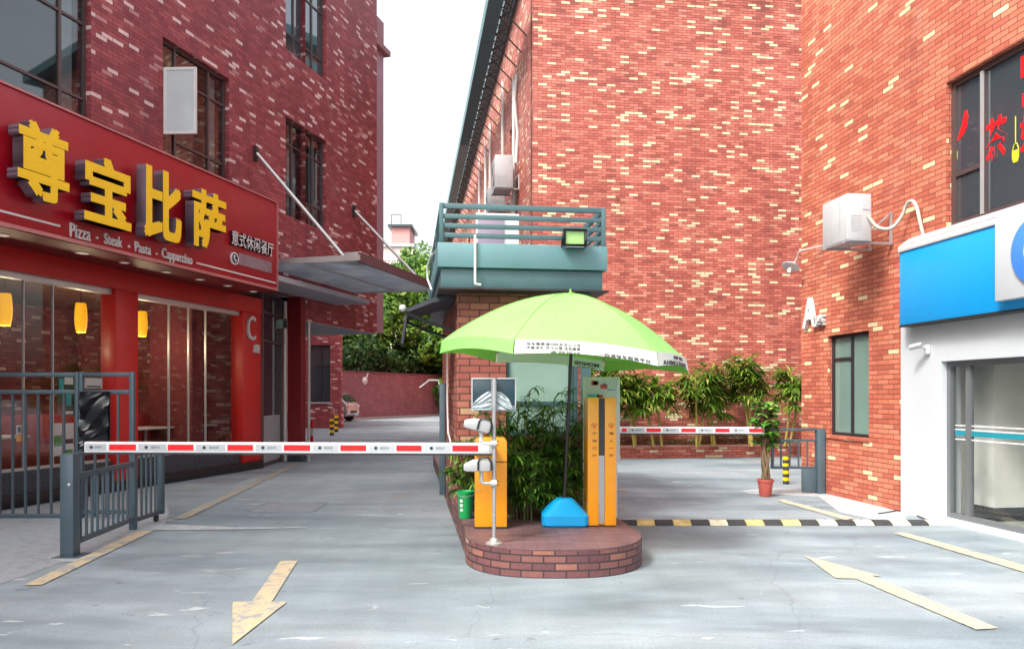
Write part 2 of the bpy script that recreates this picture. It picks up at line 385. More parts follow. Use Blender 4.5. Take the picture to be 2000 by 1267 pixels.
def ground_mat():
    m, nt, b, N, L = new('concrete_road')
    P = N('ShaderNodeTexCoord').outputs['Object']
    mp = N('ShaderNodeMapping'); mp.inputs['Scale'].default_value = (.35, 1, 1); mp.inputs['Rotation'].default_value = (0, 0, R(-8)); L(P, mp.inputs['Vector'])
    n1 = noise(nt, .55, 8, .62, mp.outputs[0], .6)
    c = ramp(nt, n1, [(.3, S(108, 122, 130)), (.45, S(131, 145, 152)), (.58, S(148, 160, 166)), (.75, S(168, 176, 179))])
    n2 = noise(nt, 2.3, 6, .65, mp.outputs[0], .4)
    c = mixrgb(nt, 'MULTIPLY', 1, c, ramp(nt, n2, [(.3, g(.78)), (.7, g(1.12))]))
    # worn white patches, dark stains
    n3 = noise(nt, 1.15, 6, .7, mp.outputs[0], 1.2)
    c = mixrgb(nt, 'MIX', ramp(nt, n3, [(.63, g(0)), (.68, g(.6))]), c, S(184, 194, 198))
    n4 = noise(nt, .8, 5, .6, P, .8)
    c = mixrgb(nt, 'MIX', ramp(nt, n4, [(.58, g(0)), (.74, g(.45))]), c, S(152, 142, 140))
    n5 = noise(nt, 3.1, 4, .6, P, .2)
    c = mixrgb(nt, 'MIX', ramp(nt, n5, [(.67, g(0)), (.70, g(.5))]), c, S(92, 98, 104))
    # hairline cracks
    vo = N('ShaderNodeTexVoronoi'); vo.feature = 'DISTANCE_TO_EDGE'; vo.inputs['Scale'].default_value = .33
    wob = N('ShaderNodeMapping'); L(P, wob.inputs['Vector'])
    nn = N('ShaderNodeTexNoise'); nn.inputs['Scale'].default_value = 1.4; nn.inputs['Detail'].default_value = 6; L(P, nn.inputs['Vector'])
    L(mixrgb(nt, 'ADD', .5, P, nn.outputs[1]), vo.inputs['Vector'])
    c = mixrgb(nt, 'MIX', ramp(nt, vo.outputs['Distance'], [(.0, g(.22)), (.003, g(0))]), c, S(70, 74, 80))
    # small chipped white marks, dark oil spots, grit
    n6 = noise(nt, 5.5, 3, .5, mp.outputs[0], .9)
    c = mixrgb(nt, 'MIX', ramp(nt, n6, [(.68, g(0)), (.72, g(.6))]), c, S(204, 212, 214))
    n7 = noise(nt, 9, 2, .5, P, .3)
    c = mixrgb(nt, 'MIX', ramp(nt, n7, [(.73, g(0)), (.77, g(.4))]), c, S(84, 90, 96))
    tw = N('ShaderNodeMapping'); tw.inputs['Scale'].default_value = (1.6, .12, 1); tw.inputs['Rotation'].default_value = (0, 0, R(7.6)); L(P, tw.inputs['Vector'])
    c = mixrgb(nt, 'MULTIPLY', 1, c, ramp(nt, noise(nt, 1.4, 5, .6, tw.outputs[0]), [(.35, g(.93)), (.6, g(1.03))]))
    c = mixrgb(nt, 'MULTIPLY', 1, c, ramp(nt, noise(nt, 55, 3, .75, P), [(.3, g(.8)), (.7, g(1.14))]))
    L(c, b.inputs['Base Color'])
    L(ramp(nt, n2, [(.3, g(.5)), (.7, g(.8))]), b.inputs['Roughness']); b.inputs['Specular IOR Level'].default_value = .35
    bp = N('ShaderNodeBump'); bp.inputs['Strength'].default_value = .25; bp.inputs['Distance'].default_value = .004
    L(noise(nt, 90, 3, .7, P), bp.inputs['Height']); L(bp.outputs[0], b.inputs['Normal'])
    return m
M['ground'] = ground_mat()
def worn(name, col, under, amount=.55):
    m, nt, b, N, L = new(name)
    P = N('ShaderNodeTexCoord').outputs['Object']
    n1 = noise(nt, 7, 9, .8, P, .6)
    c = mixrgb(nt, 'MIX', ramp(nt, n1, [(amount, g(.04)), (amount+.05, g(.9))]), col, under)
    c = mixrgb(nt, 'MULTIPLY', 1, c, ramp(nt, noise(nt, 40, 3, .7, P), [(.3, g(.88)), (.7, g(1.08))]))
    L(c, b.inputs['Base Color']); b.inputs['Roughness'].default_value = .7
    return m
M['line'] = worn('worn_cream_paint', S(204, 186, 150), S(146, 154, 158), .5)
M['line_old'] = worn('faded_yellow_paint', S(180, 160, 112), S(140, 148, 153), .44)
M['pave'] = worn('pale_pavement', S(158, 164, 168), S(140, 147, 154), .5)
M['pave_pale'] = worn('pale_cement_patch', S(176, 182, 184), S(156, 163, 168), .48)
M['valance_white'] = mat('white_valance', S(228, 234, 224), .7, var=.04)
M['orange_dark'] = mat('orange_emblem', S(230, 110, 20), .5)
M['leaf_stem'] = mat('green_stem', S(96, 110, 60), .6, var=.2)
M['leaf_hedge'] = leafmat('dark_hedge_leaves', [(0, S(24, 44, 24)), (.6, S(44, 72, 34)), (1, S(84, 112, 52))])
M['lime'] = mat('lime_sticker', S(200, 200, 40), .5)
M['film'] = mat('wrapped_film', S(168, 180, 184), .16, var=.3, scale=6, spec=.8, coat=.5)
M['screen_back'] = mat('dark_screen_back', S(34, 58, 68), .22, var=.2, scale=5)
M['shop_frame'] = mat('grey_shop_frame', S(112, 116, 120), .4, .2, var=.05)
M['showroom_white'] = mat('showroom_white', S(228, 228, 222), .7, var=.04)
M['hose'] = mat('taped_hose', S(186, 178, 166), .7, var=.15, scale=20)
M['ac_white'] = mat('air_conditioner_casing', S(186, 188, 190), .45, var=.06)
M['faint_ink'] = mat('faint_grey_ink', S(112, 114, 122), .6)
M['window_glass'] = glass('upper_window_glass', (.72, .78, .8), .10)
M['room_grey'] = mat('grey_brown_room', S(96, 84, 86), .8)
M['guard_pane'] = mat('pale_green_booth_glass', S(156, 188, 178), .1, var=.08, spec=.8, coat=.4)
M['seam'] = mat('umbrella_seam', S(126, 180, 86), .8)
# ================================================================ the ground
gmb = MB(); gmb.face([(-250, -60, 0), (250, -60, 0), (250, 600, 0), (-250, 600, 0)])
tag(gmb.build('ground', M['ground'], loc=(0, 0, 0)), kind='structure')
def sheet(name, pts, m, z=.003, world=False):
    mb = MB(); P = [Vector((p[0], p[1], z)) if world else gp(p[0], p[1]) for p in pts]
    mb.face([Vector((p.x, p.y, z)) for p in P]); return tag(mb.build(name, m, loc=(0, 0, 0)), kind='structure')
# pale pavement in front of the restaurant and fence, with a curved outer edge
pv = [gp(300, 1036), (gp(120, 1098)), gp(60, 1120), gp(0, 1140), Vector((-5.6, 5.2, 0)), Vector((-9, 1, 0)), Vector((-14, 1, 0)), Vector((-9, 9.5, 0)), gp(0, 1000), gp(316, 946), gp(330, 1000), gp(320, 1030)]
sheet('pavement', [(p.x, p.y) for p in pv], M['pave'], .003, True)
sheet('pavement', [gp(92, 1090), gp(125, 1098), gp(160, 1096), gp(182, 1086), gp(150, 1076), gp(105, 1080)], M['pave_pale'], .006, True)
sheet('pavement', [gp(245, 1034), gp(330, 1036), gp(470, 1034), gp(600, 1031), gp(600, 1029.5), gp(470, 1030), gp(330, 1024), gp(280, 1024)], M['pave_pale'], .0065, True)
sheet('pavement', [gp(1448, 958), gp(1465, 964), gp(1525, 966), gp(1600, 970), gp(1640, 1000), gp(1768, 1028), gp(1770, 1003), gp(1605, 955), gp(1500, 952)], M['pave_pale'], .003, True)
# painted lines and arrows
def pxy(pts): return [(gp(*p).x, gp(*p).y) for p in pts]
mark = [('lane_line', [(46, 1144), (80, 1144), (300, 1037), (270, 1037)], M['line']),
        ('lane_line', [(336, 1014), (362, 1014), (592, 903), (580, 903)], M['line_old']),
        ('lane_line', [(1519, 978), (1530, 976), (1668, 1013), (1650, 1016)], M['line']),
        ('lane_line', [(1746, 1042), (1762, 1039), (2060, 1121), (2060, 1136)], M['line']),
        ('lane_line', [(1205, 955), (1225, 955), (1228, 960), (1206, 960)], M['line_old']),
        ('direction_arrow', [(548, 1096), (581, 1096), (531, 1176), (560, 1177), (454, 1260), (454, 1177), (492, 1176)], M['line']),
        ('direction_arrow', [(1572, 1086), (1722, 1126), (1702, 1125), (1950, 1228), (1907, 1231), (1672, 1131), (1632, 1130)], M['line'])]
for n_, p_, m_ in mark: sheet(n_, pxy(p_), m_, .0095, True)
# manhole covers: shallow square frames in the lane
for cx, cy, a in ((565, 990, .45), (430, 938, .4)):
    p = gp(cx, cy); mb = MB()
    for dx, dy, hx, hy in ((0, a, a, .012), (0, -a, a, .012), (a, 0, .012, a), (-a, 0, .012, a)): mb.wbox(p.x+dx-hx, p.x+dx+hx, p.y+dy-hy, p.y+dy+hy, .001, .006)
    mb.wbox(p.x-a+.02, p.x+a-.02, p.y-a+.02, p.y+a-.02, .001, .004)
    solo('manhole_cover', mb, mat('manhole_concrete', S(132, 138, 146), .8, var=.25, scale=8), 'flush square manhole cover in the lane ' + ('nearer the toll island' if cx > 500 else 'close to the restaurant plinth'), 'manhole cover', (p.x, p.y, 0))

# ================================================================ windows
def window(parent, fr, a0, a1, z0, z1, cols, rows, pane, w=-.1, fw=.05, frm=None, skip=(), d=.06, curtain=None):
    mb = MB(); A = [a0]+list(cols)+[a1]; Z = [z0]+list(rows)+[z1]
    mb.box(fr, a0, a0+fw, w-d, w, z0, z1); mb.box(fr, a1-fw, a1, w-d, w, z0, z1)
    mb.box(fr, a0+fw, a1-fw, w-d, w, z0, z0+fw); mb.box(fr, a0+fw, a1-fw, w-d, w, z1-fw, z1)
    for c in cols: mb.box(fr, c-fw/2, c+fw/2, w-d, w-.003, z0+fw, z1-fw)
    prev = [a0+fw]+[v for c in cols for v in (c-fw/2, c+fw/2)]+[a1-fw]
    for i in range(0, len(prev), 2):
        for r_ in rows:
            if (i//2, r_) not in skip: mb.box(fr, prev[i], prev[i+1], w-d, w-.006, r_-fw*.4, r_+fw*.4)
    o = mb.build('window', frm or M['frame'], parent)
    p = MB(); p.box(fr, a0+.01, a1-.01, w-d*.7, w-d*.5, z0+.01, z1-.01); p.build('pane', pane, o)
    return o

# ================================================================ restaurant block (left)
cor = LF.at(736); s_sign = LF.at(540, 1.05)
s540 = 2.22
LB = thing('brick_building', 'dark maroon brick building above the pizza restaurant, bronze framed windows', 'building', LF.p(2, -4, 0))
wins = [(LF.at(-45), LF.at(178)), (LF.at(318), LF.at(448)), (LF.at(558), LF.at(637))]
ZW0, ZW1 = 5.76, 8.06
mb = MB()
mb.wall(LF, -20, s540, 3.72, 15, 0, -.3, [(a, b, ZW0, ZW1) for a, b in wins[:2]])
mb.wall(LF, s540, 5.0, 3.95, 15, 0, -.3, [(wins[2][0], min(5, wins[2][1]), ZW0, ZW1), (wins[2][0], 5.0, 9.62, 11.9)] if wins[2][1] > 5 else [(wins[2][0], wins[2][1], ZW0, ZW1), (wins[2][0], wins[2][1], 9.62, 11.9)])
rest = [(5.0, wins[2][1], ZW0, ZW1), (5.0, wins[2][1], 9.62, 11.9)] if wins[2][1] > 5 else []
mb.wall(LF, 5.0, cor, 3.4, 15, 0, -.3, rest)
mb.box(LF, cor-.3, cor, -9, -.3, 3.4, 15)
mb.box(LF, -20, cor, -9.3, -9, 0, 15); mb.box(LF, -20.3, -20, -9.3, 0, 0, 15)
mb.build('wall', M['brick_maroon'], LB)
MB().box(LF, -20.3, cor+.02, -9.3, .02, 15.003, 15.3).build('roof', M['soffit'], LB)
MB().box(LF, 5.0, cor-.003, -8.99, -.003, 3.38, 3.397).build('overhang_soffit', M['soffit'], LB)
MB().wbox(-26, -13.6, 24.6, 36.6, 0, 15).build('added_shade_block', M['brick_maroon'], LB)  # unseen block, added to keep the sun off the annex front
# light service strip beside the far corner with a small cornice
def wfor(px, sv):
    k = (px-1000)/F; x0 = LF.o[0]+sv*LF.d[0]; y0 = LF.o[1]+sv*LF.d[1]; return (k*y0-x0)/(LF.n[0]-k*LF.n[1])
w_ = wfor(749, cor+1.2)
mb = MB(); mb.box(LF, cor+.3, cor+1.2, -3, w_, 3.5, 12.1)
mb.build('service_shaft', mat('grey_mauve_render', S(176, 146, 160), .8, var=.1), LB)
mb = MB(); mb.box(LF, cor+.3, cor+1.2, -3, w_+.01, 12.26, 13.1); mb.box(LF, cor+.2, cor+1.35, -3, wfor(763, cor+1.35), 12.1, 12.26); mb.build('cornice', mat('mauve_cornice', S(160, 118, 124), .8, var=.1), LB)
for k, (a, b) in enumerate(wins):
    f1, f2 = a+(b-a)*.23, a+(b-a)*.73
    if k == 0: f1, f2 = LF.at(-20), LF.at(128)
    o = window(LB, LF, a, b, ZW0, ZW1, (f1, f2), (6.3, 7.5), M['window_glass'], skip={(0, 6.3)} if k == 1 else ())
    # pale curtain gathered behind the far light of each window
    cb = MB(); cb.box(LF, b-.36, b-.1, -.3, -.28, ZW0+.05, ZW1-.05)
    if k == 2: cb.box(LF, a+.5, a+1.25, -.3, -.28, ZW0+.05, 7.45); cb.box(LF, a+.08, a+.36, -.3, -.28, ZW0+.05, 7.45)
    cb.build('curtain', M['curtain'], o)
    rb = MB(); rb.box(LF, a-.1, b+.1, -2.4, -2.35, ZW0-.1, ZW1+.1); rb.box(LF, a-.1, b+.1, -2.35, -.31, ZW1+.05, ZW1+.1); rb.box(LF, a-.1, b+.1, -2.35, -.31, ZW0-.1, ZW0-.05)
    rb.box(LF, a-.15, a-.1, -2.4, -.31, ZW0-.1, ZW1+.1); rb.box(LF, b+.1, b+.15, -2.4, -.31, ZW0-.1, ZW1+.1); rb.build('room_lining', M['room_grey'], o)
a, b = wins[2]
window(LB, LF, a, b, 9.62, 11.9, (a+(b-a)*.27, a+(b-a)*.72), (10.1, 11.3), M['pane_sky'])
# open casement on the second window
a, b = wins[1]; sp = LF.p(a+.03, .0, 0); sd = Fr((sp.x, sp.y), (1, -.04))
mb = MB(); z0, z1, wd = 6.3, 7.5, .6
for q in ((0, .05, z0, z1), (wd-.05, wd, z0, z1), (.05, wd-.05, z0, z0+.05), (.05, wd-.05, z1-.05, z1)): mb.box(sd, q[0], q[1], -.02, .02, q[2], q[3])
o = mb.build('window_sash', M['white'], LB); MB().box(sd, .05, wd-.05, -.008, .008, z0+.05, z1-.05).build('pane', M['pane_painted_sky'], o)

# --- restaurant shopfront
b1, p1, b2, p2 = LF.at(226), LF.at(270), LF.at(475), LF.at(510)
mb = MB(); mb.box(LF, -20, p2, -.28, .02, 3.36, 3.7)
mb.box(LF, b1, p1, -.3, .0, .17, 3.36); mb.box(LF, b2, p2, -.3, .0, .17, 3.36)
mb.build('shopfront_surround', M['red_paint'], LB, bevel=.008)
mb = MB(); mb.box(LF, -20, p2+.02, -.25, .05, 0, .17); mb.build('plinth', M['black'], LB, bevel=.006)
mb = MB()
for u, v_ in ((-20, b1), (p1, b2)): mb.box(LF, u+.003, v_-.003, -.22, -.06, .17, .5)
mb.build('plinth', M['plinth'], LB)
for u, v_, cuts in ((-20, b1, [-9, -7.4, -5.8, LF.at(60), LF.at(117)]), (p1, b2, [LF.at(342), LF.at(380), LF.at(413)])):
    mb = MB(); mb.box(LF, u+.003, v_-.003, -.2, -.08, 3.27, 3.36); mb.box(LF, u+.003, v_-.003, -.17, -.11, .5, .54)
    for c in cuts: mb.box(LF, c-.008, c+.008, -.16, -.12, .54, 3.27)
    o = mb.build('shop_window', M['silver'], LB)
    e = [u+.004]+cuts+[v_-.004]
    for i in range(len(e)-1): MB().box(LF, e[i]+.006, e[i+1]-.006, -.146, -.138, .54, 3.27).build('pane', M['glass'], o)
# dining room
mb = MB(); mb.box(LF, -12, p2-.05, -4.6, -4.5, .02, 3.6); mb.box(LF, p2-.15, p2-.05, -4.5, -.3, .02, 3.6)
mb.build('dining_room_wall', M['brick_maroon'], LB)
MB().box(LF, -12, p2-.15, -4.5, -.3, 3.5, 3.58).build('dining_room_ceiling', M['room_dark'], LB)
MB().box(LF, -12, p2-.15, -4.5, -.26, .015, .21).build('dining_room_floor', M['floor_wood'], LB)
mb = MB(); mb.box(LF, LF.at(425), LF.at(445), -1.6, -.6, .03, 3.5); mb.build('curtain', mat('dark_red_drape', S(96, 20, 30), .8), LB)
# --- glazed entrance recess beside the restaurant
GV = Fr((LF.p(p2+.02, -.02, 0).x, LF.p(p2+.02, -.02, 0).y), (-.03, 1)); gl = 3.05
xs = [0, GV.at(548), GV.at(574), gl]
mb = MB()
for q, wd in zip(xs, (.09, .14, .09, .09)): mb.box(GV, q, q+wd, -.08, .04, 0, 3.9)
for z in (2.78, 3.42): mb.box(GV, .09, gl, -.06, .0, z, z+.07)
mb.box(GV, .09, gl, -.06, 0, .0, .08); mb.box(GV, .09, gl, -.06, 0, 3.86, 3.94)
o = mb.build('entrance_frame', M['frame'], LB)
MB().box(GV, .09, gl, -.04, -.03, 1.13, 3.86).build('pane', M['pane_dark'], o)
MB().box(GV, .1, xs[1]-.01, -.045, -.01, .1, 1.13).build('kick_panel', M['sign_grey'], o)
mb = MB(); q = GV.p(xs[1]+.04, .1, 0); mb.tube([(q.x, q.y, .02), (q.x, q.y, 3.85)], .05, 10); mb.build('downpipe', M['silver'], o)
mb = MB(); mb.box(LF, 4.78, 5.0, -.35, -.0, 0.45, 3.95); mb.build('pier', M['dark_red'], LB)
MB().box(LF, 4.76, 5.02, -.37, .02, 0, .45).build('plinth', M['plinth'], LB)
q = LF.p(5.06, .06, 0); MB().tube([(q.x, q.y, .0), (q.x, q.y, 3.4)], .035, 8).build('downpipe', M['silver'], LB)
MB().box(LF, s540, 5.0, -4, -3.9, 0, 3.95).build('dining_room_wall', M['brick_maroon'], LB)
mb = MB(); mb.box(LF, s540, 5.0, -1.1, .94, 3.952, 4.06); mb.box(LF, 5.0, 6.6, .003, .94, 3.952, 4.06); mb.build('porch_soffit', M['soffit'], LB)
MB().box(LF, -20, 5, -8.9, -4.65, 0, 3.7).build('wall', M['brick_maroon'], LB)

# --- rear annex under the far end, with its dark window
ax0, ax1, ay = (545-1000)/F*37, (666-1000)/F*37, 37
AN = thing('brick_annex', 'dark brick ground floor room with one tall window, beyond the passage under the overhang', 'annex', (ax0, ay, 0))
wx0, wx1 = (602-1000)/F*37, (645-1000)/F*37
mb = MB(); mb.wall(W, ax0-3, ax1, 0, 5.6, -ay, -ay-.3, [(wx0, wx1, 1.26, 4.0)])
AS_ = Fr((ax1, ay+.3), (-.245, 1)); mb.box(AS_, 0, 7.7, -.3, 0, 0, 5.6); mb.wbox(ax0-3, ax1-2.2, ay+7.7, ay+8, 0, 5.6); mb.build('wall', M['brick_maroon'], AN)
MB().wbox(ax0-3, ax1-.02, ay-.1, ay+.5, 5.6, 5.8).build('roof', M['soffit'], AN)
window(AN, W, wx0, wx1, 1.26, 4.0, ((wx0+wx1)/2+.1,), (3.0,), M['pane_dark'], w=-ay-.1, frm=M['frame_dark'])
MB().wbox(wx0-.05, wx1+.05, ay-.06, ay+.1, 1.18, 1.26).build('sill', M['soffit'], AN)

# --- the big sign
SG = thing('shop_sign', 'long red restaurant fascia sign with big yellow raised characters and white lettering', 'sign', LF.p(0, 0, 3.7))
SW = 1.05; s0 = -12
mb = MB(); mb.box(LF, s0, s_sign, .003, SW, 3.72, 5.47); mb.build('board', M['red_panel'], SG, bevel=.01)
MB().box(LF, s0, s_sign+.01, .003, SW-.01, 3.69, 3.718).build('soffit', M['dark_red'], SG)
mb = MB(); mb.box(LF, s_sign, s_sign+.035, SW-.04, SW+.02, 3.7, 5.49); mb.box(LF, s0, s_sign, SW+.001, SW+.02, 3.70, 3.75); mb.box(LF, s0, s_sign, 0.01, SW+.02, 5.472, 5.5)
mb.build('trim', mat('sign_trim', S(188, 120, 122), .35, .3), SG)
for i, x in enumerate((8, 165, 248, 330, 395, 450, 500)):      # lights recessed in the underside
    a = LF.at(x-5, .62); q = LF.p(a, .62, 3.69); mb = MB(); mb.lathe(q, [(.09, -.012), (.09, -.002), (.06, 0)], 16); o = mb.build('downlight', M['silver'], SG)
    MB().lathe(q, [(.06, -.014), (.06, -.012)], 16).build('lens', M['spot_lit'], o)
def fitbox(fr, x0, x1, yt, yb, w_):
    a0, a1 = fr.at(x0, w_), fr.at(x1, w_); xm = (x0+x1)/2; return (a0, a1, fr.hit(xm, yb, w_)[1], fr.hit(xm, yt, w_)[1])
fw_ = SW+.27
for ch, b_ in (('尊', (36, 137, 243, 392)), ('宝', (166, 258, 310, 440)), ('比', (283, 356, 332, 470)), ('萨', (377, 443, 374, 487))):
    o = lettering('letter', ch, LF, fitbox(LF, *b_, fw_), .17, M['yellow'], SG, 0, SW+.09, M['letter_side'], fat=.033)
for ch, b_ in (('Pizza', (135, 175, 440, 467)), ('·', (186, 190, 462, 467)), ('Steak', (202, 237, 459, 480)), ('·', (248, 252, 479, 484)), ('Pasta', (262, 293, 475, 495)), ('·', (303, 306, 494, 498)), ('Cappuccino', (315, 374, 491, 516))):
    lettering('lettering', ch, LF, fitbox(LF, *b_, SW), .02, M['white'], SG, .012, SW+.003)
lettering('lettering', '意式休闲餐厅', LF, fitbox(LF, 448, 530, 462, 490, SW), .05, M['white'], SG, .01, SW+.003, M['black'])
for x0, x1, y in ((-60, 117, 419), (383, 538, 533)):
    a0, a1 = LF.at(x0, SW), LF.at(x1, SW); z = LF.hit((x0+x1)/2, y, SW)[1]; MB().box(LF, a0, a1, SW+.002, SW+.008, z-.014, z+.014).build('stripe', M['white'], SG)
a, z = LF.hit(456, 505, SW); mb = MB()                         # telephone disc
Xa, Ya = Vector((*LF.d, 0)), Vector((0, 0, 1)); Za = Vector((*LF.n, 0))
mb.lathe(LF.p(a, SW+.004, z), [(.115, 0), (.115, .03), (.09, .03), (.09, .024)], 24, ax=(Xa, Ya, Za)); o = mb.build('telephone_disc', [M['white']], SG)
mb = MB(); mb.lathe(LF.p(a, SW+.006, z), [(.09, 0), (.09, .026)], 24, ax=(Xa, Ya, Za)); mb.build('disc_face', M['black'], o)
mb = MB(); P = [LF.p(a+u, SW+.036, z+v_) for u, v_ in ((-.02, .05), (-.03, 0), (.02, -.05))]; mb.tube(P, [.022, .012, .022], 8); mb.build('handset', M['white'], o)
a0, a1 = LF.at(466, SW), LF.at(530, SW); zm = LF.hit(498, 514, SW)[1]
MB().box(LF, a0, a1, SW+.002, SW+.006, zm-.11, zm+.11).build('number_strip', mat('grey_number_strip', S(140, 118, 126), .5, var=.25, scale=5), SG)
# --- C-block letters on the end pillar
cl = thing('wall_letters', 'small white raised C and character on the red pillar beside the glass entrance', 'lettering', LF.p(p2, 0, 2))
lettering('letter', 'C', LF, fitbox(LF, 485, 500, 617, 664, .05), .05, M['white'], cl, -.0, .003)
lettering('letter', '座', LF, fitbox(LF, 497.5, 508, 672, 689, .05), .05, M['white'], cl, .02, .003)

# --- steel canopy hung from the wall
CA = thing('canopy', 'corrugated steel canopy hung from the maroon wall by two silver tie rods', 'canopy', LF.p(5, 1.2, 4.4))
c0, c1, cw = 2.81, 7.6, 2.5
mb = MB(); n = 96
for i in range(n):
    a, b = c0+.06+(c1-c0-.12)*i/n, c0+.06+(c1-c0-.12)*(i+1)/n
    za, zb = (4.40, 4.44) if i % 2 else (4.44, 4.40)
    q = [LF.p(a, .02, za), LF.p(b, .02, zb), LF.p(b, cw-.06, zb), LF.p(a, cw-.06, za)]; up = Vector((0, 0, .01))
    mb.face(list(reversed(q))); mb.face([p+up for p in q])
mb.build('roof_sheet', M['corrugated'], CA)
mb = MB(); mb.box(LF, c0, c0+.06, .02, cw, 4.38, 4.5); mb.box(LF, c1-.06, c1, .02, cw, 4.38, 4.5)
mb.box(LF, c0+.06, c1-.06, 1.25, 1.29, 4.36, 4.4); mb.build('frame', M['silver'], CA)
MB().box(LF, c0+.06, c1-.06, cw-.06, cw, 4.36, 4.56).build('edge_beam', mat('brown_edge_beam', S(104, 74, 80), .5, .2), CA)
MB().box(LF, c0+.3, c0+.7, cw-.5, cw-.1, 4.505, 4.62).build('light_housing', M['silver'], CA, bevel=.01)
for a, zt, e in ((2.88, 6.8, (c0+.1, cw-.4)), (7.53, 6.63, (c1-.12, cw-.35))):
    mb = MB(); mb.tube([LF.p(a, .06, zt), LF.p(e[0], e[1], 4.5)], .038, 10); o = mb.build('tie_rod', M['silver'], CA, smooth=60)
    MB().box(LF, a-.05, a+.05, .003, .06, zt-.16, zt+.16).build('wall_bracket', M['frame_dark'], o)

# ================================================================ middle block
CB = thing('brick_building', 'tall red brick block with a blank front of scattered cream bricks behind the umbrella', 'building', BF.p(4, -6, 0))
mb = MB(); mb.wall(BF, 0, 10.5, 0, 13.3, 0, -.3)
sw = [(-4.6, -3.5), (-8.6, -7.4), (-12.8, -11.6), (-17, -15.8), (-22, -20.8)]
rows_ = ((8.0, 10.0), (4.3, 6.3))
mb.wall(BS, -40, -.001, 0, 13.3, 0.0, -.3, [(a, b, z0, z1) for a, b in sw for z0, z1 in rows_])
mb.box(BS, -40.3, -40, -10, 0, 0, 13.3); mb.box(BF, 10.2, 10.5, -40, -.3, 0, 13.3)
mb.build('wall', M['brick_red'], CB)
MB().box(BF, -.35, 10.9, -40.5, .55, 13.3, 13.6).build('roof', M['teal'], CB)
for a, b in sw:
    for z0, z1 in rows_:
        window(CB, BS, a, b, z0, z1, ((a+b)/2,), (), M['pane_dark'], w=-.12, frm=M['white'])
mb = MB(); mb.box(BS, -40, .5, .74, 1.12, 11.94, 12.3)
for k in range(150): mb.box(BS, -12+.08*k, -12+.08*k+.03, .75, 1.11, 11.925, 11.939)
mb.build('gutter', M['teal_light'], CB)
mb = MB()
for w_ in (.40, .48, .56, .64, .71): mb.box(BS, -40, .4, w_, w_+.025, 11.98, 12.01)
for k in range(80): mb.box(BS, -39.8+.5*k, -39.77+.5*k, .36, .74, 12.01, 12.04)
for k in range(40):
    a = -39.8+k; mb.bar(BS.p(a, .4, 12.0), BS.p(a+.5, .72, 12.0), .022); mb.bar(BS.p(a+.5, .72, 11.98), BS.p(a+1, .4, 11.98), .022)
    mb.bar(BS.p(a, .02, 11.3), BS.p(a, .7, 11.97), .03)
mb.build('eaves_lattice', M['black'], CB)
mb = MB()
for a, w_, z1 in ((-3.0, .08, 11.0), (-5.6, .1, 12), (-9.6, .1, 12), (-14, .12, 12), (-10.4, .2, 11.4)):
    q = BS.p(a, w_, 0); mb.tube([(q.x, q.y, 3), (q.x, q.y, z1)], .055, 8)
q = BS.p(-2.6, .07, 0); mb.tube([(q.x, q.y, 8.4), (q.x+.05, q.y, 9.3), (q.x-.05, q.y, 10.3), (q.x+.02, q.y, 11)], .05, 8)
mb.build('drainpipe', M['white'], CB, smooth=60)

# ================================================================ orange brick block (right)
AB = thing('brick_building', 'orange red brick building with the white shopfront, cream bricks and dark windows', 'building', AF.p(5, -4, 0))
gw = (AF.at(1617), AF.at(1697), .96, 2.55)
uw = (AF.at(1848), AF.at(1848)+3.2, 3.7, 5.52)
sh0, sh1 = AF.at(1770), 14.0
do0 = AF.at(1845, .03)
mb = MB(); mb.wall(AF, 0, sh0, 0, 12.6, 0, -.3, [(gw[0], gw[1], gw[2], gw[3]), (uw[0], sh0, uw[2], uw[3])] if uw[0] < sh0 else [gw])
mb.wall(AF, sh0, sh1, 2.53, 12.6, 0, -.3, [(max(uw[0], sh0), uw[1], uw[2], uw[3])])
mb.box(AF, 0, .3, -9, -.3, 0, 12.6); mb.box(AF, 0, sh1, -9.3, -9, 0, 12.6); mb.box(AF, sh1, sh1+.3, -9.3, 0, 0, 12.6)
mb.build('wall', M['brick_orange'], AB)
MB().box(AF, -.3, sh1+.5, -9.4, .3, 12.6, 13).build('roof', M['teal'], AB)
o = window(AB, AF, *gw, (gw[0]+(gw[1]-gw[0])*.5,), (2.17,), M['pane_teal'], w=-.07, frm=M['frame_dark'], skip={(1, 2.17)})
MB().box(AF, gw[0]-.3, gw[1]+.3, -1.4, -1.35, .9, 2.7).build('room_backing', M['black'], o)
MB().box(AF, gw[0]-.02, gw[1]+.02, -.1, .02, .9, .957).build('sill', M['brick_orange'], AB)
cA, cB = AF.at(1908), AF.at(2150)
o = window(AB, AF, *uw, (cA, cB), (4.35,), M['pane_dark'], w=-.07, frm=M['frame'], skip={(1, 4.35), (2, 4.35)}, fw=.07)
MB().box(AF, cA-.012, cA+.03, -.07, -.05, 3.75, 5.45).build('mullion_trim', M['silver'], o)
wq = -.102
lettering('window_letter', '茶', AF, fitbox(AF, 1924, 1968, 228, 312, wq), .006, M['arm_red'], o, .03, wq)
lettering('window_letter', '奶', AF, fitbox(AF, 1992, 2050, 214, 290, wq), .006, M['arm_red'], o, .03, wq)
mb = MB(); P = []
for i in range(13):
    t = math.pi*(i/12); P.append((-.10+.13*math.sin(t)*1.0+.1*(i/12-.5), .2*(1-i/6)))
a_, z_ = AF.hit(1880, 246, wq)
outer = [(.10, .17), (.13, .08), (.11, -.02), (.04, -.11), (-.06, -.16), (-.11, -.16), (-.07, -.08), (.0, .03), (.03, .12), (.06, .17)]
mb.prism([AF.p(a_+u*.8, wq, z_+v_) for u, v_ in outer], Vector((*AF.n, 0))*.006); mb.build('window_sticker', M['arm_red'], o)
